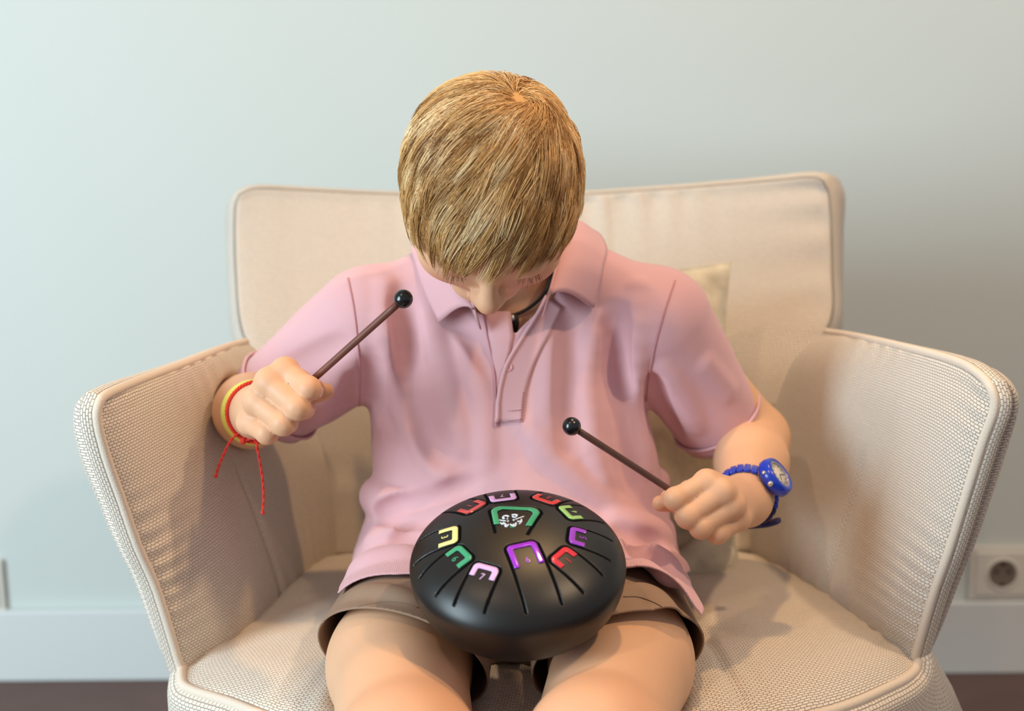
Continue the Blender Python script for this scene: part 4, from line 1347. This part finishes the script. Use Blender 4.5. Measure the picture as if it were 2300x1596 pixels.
# ================================================================== watch
M_blue = mat('blue_glossy_plastic', (22, 60, 190), 0.22, spec=0.6)
M_navy = mat('navy_rubber', (30, 32, 84), 0.45)
M_dial = mat('pale_dial', (214, 208, 196), 0.35)
M_bezel = mat('grey_bezel', (150, 148, 170), 0.25, metal=0.3)
M_silver = mat('silver', (215, 212, 205), 0.25, metal=0.7)
M_glass = mat('watch_print', (70, 66, 62), 0.4)
wax = (WR - ER) / np.linalg.norm(WR - ER)                     # along the forearm, towards the hand
wc = WR - wax * 0.004 + A(-0.001, 0.0, -0.001)
watch = empty('wrist_watch', wc, 'blue plastic wrist watch with pale dial on the lower wrist', 'watch')
we1 = A(1, 0, 0) - wax * wax[0]; we1 /= np.linalg.norm(we1)
we2 = np.cross(we1, wax); we2 = we2 if we2[2] > 0 else -we2
_wa, _wr, _ = fit_ring(BOB, wc, we1, we2, 72, 0.0026, 0.05)
def wring(a, r=0.0, s=0.0):                                   # r: distance above the fitted strap line
    q = np.interp(a % (2 * math.pi), np.append(_wa, 2 * math.pi), np.append(_wr, _wr[0]))
    return wc + (q + r) * (math.cos(a) * we1 + math.sin(a) * we2) + wax * s
WRAD = 0.0
ca_ = math.radians(40)
cdir = math.cos(ca_) * we1 + math.sin(ca_) * we2
cdir = cdir + wax * 0.12; cdir /= np.linalg.norm(cdir)
cc = wring(ca_, WRAD + 0.0005, 0.001)
CFm = frame(cdir, wax)
case_p = [(0.0002, -0.001), (0.0140, -0.001), (0.0158, 0.001), (0.0160, 0.0045), (0.0148, 0.0085), (0.0138, 0.0098), (0.0118, 0.0098), (0.0114, 0.0088)]
CFm = CFm * 1.18
V, F = lathe_data(case_p, 48)
case = mesh_obj('case', V @ CFm.T + cc, F, M_blue, watch)
V, F = lathe_data([(0.0118, 0.0090), (0.0112, 0.0096), (0.0098, 0.0092), (0.0096, 0.0082)], 48)
mesh_obj('bezel', V @ CFm.T + cc, F, M_bezel, case)
V, F = lathe_data([(0.0002, 0.0084), (0.0099, 0.0084), (0.0100, 0.0080)], 40)
dial = mesh_obj('dial', V @ CFm.T + cc, F, M_dial, case)
for h in range(12):
    a = 2 * math.pi * h / 12
    V, F = rbox(0.0080, 0, 0.0086, 0.0022 if h % 3 else 0.003, 0.0006, 0.0002, 0.00008, 1)
    Rz = np.array([[math.cos(a), -math.sin(a), 0], [math.sin(a), math.cos(a), 0], [0, 0, 1]])
    mesh_obj('hour_mark', (V @ Rz.T) @ CFm.T + cc, F, M_glass, case, smooth=False)
for a, l in ((0.6, 0.0055), (2.6, 0.0078)):
    V, F = rbox(l / 2, 0, 0.0088, l, 0.0007, 0.0002, 0.00008, 1)
    Rz = np.array([[math.cos(a), -math.sin(a), 0], [math.sin(a), math.cos(a), 0], [0, 0, 1]])
    mesh_obj('watch_hand', (V @ Rz.T) @ CFm.T + cc, F, M_glass, case, smooth=False)
for a, rr_ in ((-0.15, 0.0024), (-0.75, 0.0017)):            # crown and pusher on the hand side
    d = CFm @ A(math.cos(a), math.sin(a), 0)
    V, F = lathe_data([(0.0001, 0.0026), (rr_ * 0.8, 0.0026), (rr_, 0.0018), (rr_, -0.002)], 18)
    mesh_obj('crown', V @ frame(d, cdir).T + cc + d * 0.0158 + cdir * 0.005, F, M_silver, case)
# linked strap on both sides of the case
def link(a, w, m, t=0.0036, l=0.0062):
    rad = math.cos(a) * we1 + math.sin(a) * we2
    tan = -math.sin(a) * we1 + math.cos(a) * we2
    V, F = rbox(0, 0, 0, l, w, t, 0.0012, 2)
    mesh_obj('strap_link', V @ np.stack([tan, wax, rad], 1).T + wring(a, WRAD), F, m, watch)
for k in range(10):
    a = math.radians(40 + 34 + 13.2 * k); link(a, 0.0150 - 0.00045 * k, M_blue)
for k in range(7):
    a = math.radians(40 - 34 - 13.2 * k); link(a, 0.0150 - 0.00045 * k, M_blue if k < 2 else M_navy)
P = [wring(math.radians(a), WRAD) for a in np.linspace(190, 278, 24)]
mb = MB(); V, F = tube_data(P, 0.0035, 10); mb.add(V, F); mb.build('buckle_strap', M_navy, watch)
p0 = wring(math.radians(-82), WRAD + 0.0005); p1 = K(1722, 1176, p0[1] - 0.002); p2 = K(1754, 1167, p0[1] - 0.004)
tp = catmull([p0, p1, p2], 16)
dv = (p2 - p0) / np.linalg.norm(p2 - p0); nb_ = np.cross(dv, wax); nb_ /= np.linalg.norm(nb_)
mb = MB()
for s_ in (0,):
    V = []; F = []
    for i, p in enumerate(tp):
        wv = 0.0055 * (1 if i < 13 else math.sqrt(max(0.05, 1 - ((i - 12) / 3.2) ** 2)))
        th = 0.0016
        V += [p + wax * wv + nb_ * th, p - wax * wv + nb_ * th, p - wax * wv - nb_ * th, p + wax * wv - nb_ * th]
    for i in range(15):
        for j in range(4): F.append((4 * i + j, 4 * i + (j + 1) % 4, 4 * i + 4 + (j + 1) % 4, 4 * i + 4 + j))
    F += [(0, 3, 2, 1), (60, 61, 62, 63)]
    mb.add(V, F)
so = mb.build('strap_tail', M_navy, watch)
bm_ = so.modifiers.new('bevel', 'BEVEL'); bm_.width = 0.0007; bm_.segments = 2

# ================================================================== bracelets
M_red = mat('red_cord', (226, 62, 48), 0.7, ('noise', 900, 0.6, 0.0006), spec=0.3)
M_yel = mat('yellow_silicone', (226, 222, 92), 0.45)
lax = (WL - EL) / np.linalg.norm(WL - EL)
le1 = A(1, 0, 0) - lax * lax[0]; le1 /= np.linalg.norm(le1)
le2 = np.cross(le1, lax); le2 = le2 if le2[2] > 0 else -le2
def lring(c, a, r, s=0.0):                                    # r: distance above the skin
    q = np.interp(a % (2 * math.pi), np.append(_la[id(c)][0], 2 * math.pi), np.append(_la[id(c)][1], _la[id(c)][1][0]))
    return c + (q + r) * (math.cos(a) * le1 + math.sin(a) * le2) + lax * s
yc = WL - lax * 0.012
rc0 = WL + lax * 0.006
_la = {id(c): fit_ring(BOB, c, le1, le2, 72, 0.0, 0.05)[:2] for c in (yc, rc0)}
yb = tag(None or mesh_obj('wristband', *(lambda: (np.vstack([[lring(yc, a, 0.0022 - 0.0014 * math.cos(a - 0.4) + rr0 + 0.20 * (0.0065 - s0), s0) for rr0, s0 in ((0, -0.0065), (0.0011, -0.0067), (0.0011, 0.0067), (0, 0.0065))] for a in np.linspace(0, 2 * np.pi, 60, endpoint=False)]),
      [((i * 4 + j), (i * 4 + (j + 1) % 4), (((i + 1) % 60) * 4 + (j + 1) % 4), (((i + 1) % 60) * 4 + j)) for i in range(60) for j in range(4)]))(), M_yel, None, False),
      'plain yellow band on the wrist of the raised hand', 'wristband')
braid = empty('cord_bracelet', rc0, 'braided red cord bracelet with two hanging tails on the raised wrist', 'bracelet')
mb = MB()
for ph in (0, 2 * np.pi / 3, 4 * np.pi / 3):                  # three plaited strands
    P = [lring(rc0, a, 0.0016 + 0.0010 * math.cos(19 * a + ph), 0.0010 * math.sin(19 * a + ph)) for a in np.linspace(0, 2 * np.pi, 230, endpoint=False)]
    mb.add(*tube_data(P, 0.00085, 6, True))
mb.build('cord', M_red, braid)
ka = math.radians(243)
kn = lring(rc0, ka, 0.0030, 0.0015)
mb = MB()
for j in range(4):
    a0 = j * 0.8
    P = [kn + 0.0022 * (math.cos(t) * le1 * math.cos(a0) + math.sin(t) * le2 + math.cos(t) * lax * math.sin(a0)) for t in np.linspace(0, 2 * np.pi, 20, endpoint=False)]
    mb.add(*tube_data(P, 0.0011, 6, True))
mb.build('knot', M_red, braid)
def tail(pts):
    P = catmull([kn] + [K(x, y, yy) for x, y, yy in pts], 60)
    mb = MB()
    for ph in (0, np.pi):
        T_ = np.gradient(P, axis=0); T_ /= np.linalg.norm(T_, axis=1)[:, None]
        N_ = np.cross(T_, A(0, 1, 0)); N_ /= np.linalg.norm(N_, axis=1)[:, None]; B_ = np.cross(T_, N_)
        t = np.linspace(0, 34, 60)[:, None]
        mb.add(*tube_data(P + 0.0006 * (np.cos(t + ph) * N_ + np.sin(t + ph) * B_), 0.0008, 6))
    V, F = lathe_data([(0.0018 * math.sin(t) + 1e-5, -0.0022 * math.cos(t)) for t in np.linspace(0, math.pi, 10)], 12)
    mb.add(V + P[-1], F)
    mb.build('cord_tail', M_red, braid)
yk = kn[1]
tail([(548, 970, yk), (522, 984, yk - 0.001), (502, 1020, yk), (490, 1050, yk + 0.002), (485, 1068, yk + 0.002)])
tail([(572, 986, yk - 0.002), (580, 1020, yk - 0.003), (588, 1065, yk - 0.002), (592, 1110, yk), (590, 1150, yk)])

# ================================================================== necklace
M_cord = mat('black_cord', (18, 15, 14), 0.5)
neck_b = U(0.02, neck, torso)
def nk(px, py, off=0.0016):
    q = march(neck_b, px, py, y0=1.12, off=off)
    return q
np_ = [nk(1060, 640), nk(1085, 690), nk(1120, 706), nk(1150, 708), nk(1190, 690), nk(1225, 655), nk(1245, 600)]
np_ = [p for p in np_ if p is not None]
necklace = empty('necklace', np_[len(np_) // 2], 'black cord necklace with a silver bead under the chin', 'necklace')
back_pts = [NB + A(0.058, 0.03, 0.02), NB + A(0, 0.062, 0.03), NB + A(-0.058, 0.03, 0.02)]
tube('cord', np.vstack([catmull(np_ + back_pts, 120)]), 0.0016, M_cord, necklace, 8)
bd = nk(1150, 714, 0.0042)
V, F = lathe_data([(0.0034 * math.sin(t) + 1e-5, -0.0036 * math.cos(t)) for t in np.linspace(0, math.pi, 14)], 18)
mesh_obj('bead', V + bd, F, M_silver, necklace)
pd = nk(1158, 730, 0.003)
V, F = lathe_data([(1e-5, 0.010), (0.0028, 0.008), (0.0036, 0.003), (0.0024, -0.004), (1e-5, -0.009)], 14)
mesh_obj('pendant', V * A(1, 0.5, 1) + pd, F, M_cord, necklace)

# ================================================================== cushion
M_cush = mat('mottled_velvet', (206, 198, 176), 0.8, ('noise', 700, 0.4, 0.001), spec=0.2, var=(45, 0.5), sheen=0.5)
M_cedge = mat('cushion_seam', (150, 138, 108), 0.85)
CTR, CBR = K(1642, 588, 1.475), K(1660, 1268, 1.375)
CTL, CBL = K(868, 640, 1.475), K(852, 1262, 1.39)
n_ = 70
uu = np.linspace(-1, 1, n_)[:, None]; vv = np.linspace(-1, 1, n_)[None, :]
def cush(side):
    pin = 0.055
    us, vs2 = uu * (1 - pin * (1 - vv ** 2) * 0 - pin * (1 - np.abs(vv) ** 3)), vv * (1 - pin * (1 - np.abs(uu) ** 3))
    a, b = (us + 1) / 2, (vs2 + 1) / 2
    B = ((1 - a) * (1 - b))[..., None] * CBL + (a * (1 - b))[..., None] * CBR + ((1 - a) * b)[..., None] * CTL + (a * b)[..., None] * CTR
    nrm = np.cross(CBR - CBL, CTL - CBL); nrm /= np.linalg.norm(nrm); nrm = nrm if nrm[1] < 0 else -nrm
    th = 0.042 * np.clip((1 - uu ** 2) * (1 - vv ** 2), 0, 1) ** 0.42
    th = th * (1 + 0.10 * np.sin(9 * uu + 4 * vv) * np.sin(7 * vv - 3 * uu))
    crease = 0.010 * np.exp(-((vv + 0.80 - 0.35 * (uu - 0.75)) / 0.030) ** 2) * np.clip((uu - 0.35) / 0.2, 0, 1)
    th = th - (crease if side > 0 else 0)
    return B + nrm * (side * th)[..., None], nrm
Fr, cn = cush(1); Bk, _ = cush(-1)
q = Fr.reshape(-1, 3)
for _ in range(6):
    dd = ev(shirt0, q) - 0.004
    q = q - cn * np.clip(-dd, 0, 0.02)[:, None]
Fr = q.reshape(Fr.shape)
Bk = np.where((((Bk - Fr) @ cn) > -0.004)[..., None], Fr - cn * 0.004, Bk)
ii = np.arange(n_ * n_).reshape(n_, n_)
Fq = np.stack([ii[:-1, :-1], ii[1:, :-1], ii[1:, 1:], ii[:-1, 1:]], -1).reshape(-1, 4)
cushion = empty('cushion', (CBL + CBR) / 2, 'mottled beige velvet cushion squeezed behind the child', 'cushion')
cv = mesh_obj('cover', np.vstack([Fr.reshape(-1, 3), Bk.reshape(-1, 3)]), np.vstack([Fq, Fq[:, ::-1] + n_ * n_]), M_cush, cushion)
lp = np.concatenate([Fr[:, 0], Fr[-1, 1:], Fr[-2::-1, -1], Fr[0, -2:0:-1]])
tube('seam', lp[::2], 0.0013, M_cush, cv, 6, closed=True)
# lower corner pushed forward and folded over
fl_n = U(0.008, Cone(K(1520, 1290, 1.345), K(1590, 1252, 1.345), 0.020, 0.022, (YD, 0.6)), Cone(K(1590, 1252, 1.345), K(1628, 1246, 1.355), 0.022, 0.012, (YD, 0.6)))
fl_n = Sub(0.006, fl_n, Cone(K(1500, 1280, 1.328), K(1590, 1205, 1.330), 0.004, 0.003), Cone(K(1545, 1292, 1.328), K(1592, 1238, 1.330), 0.0035, 0.002))
fV, fF = surface(fl_n, 0.003, K(1550, 1260, 1.345) - 0.1, K(1550, 1260, 1.345) + 0.1)
mesh_obj('folded_corner', fV, fF, M_cush, cushion)
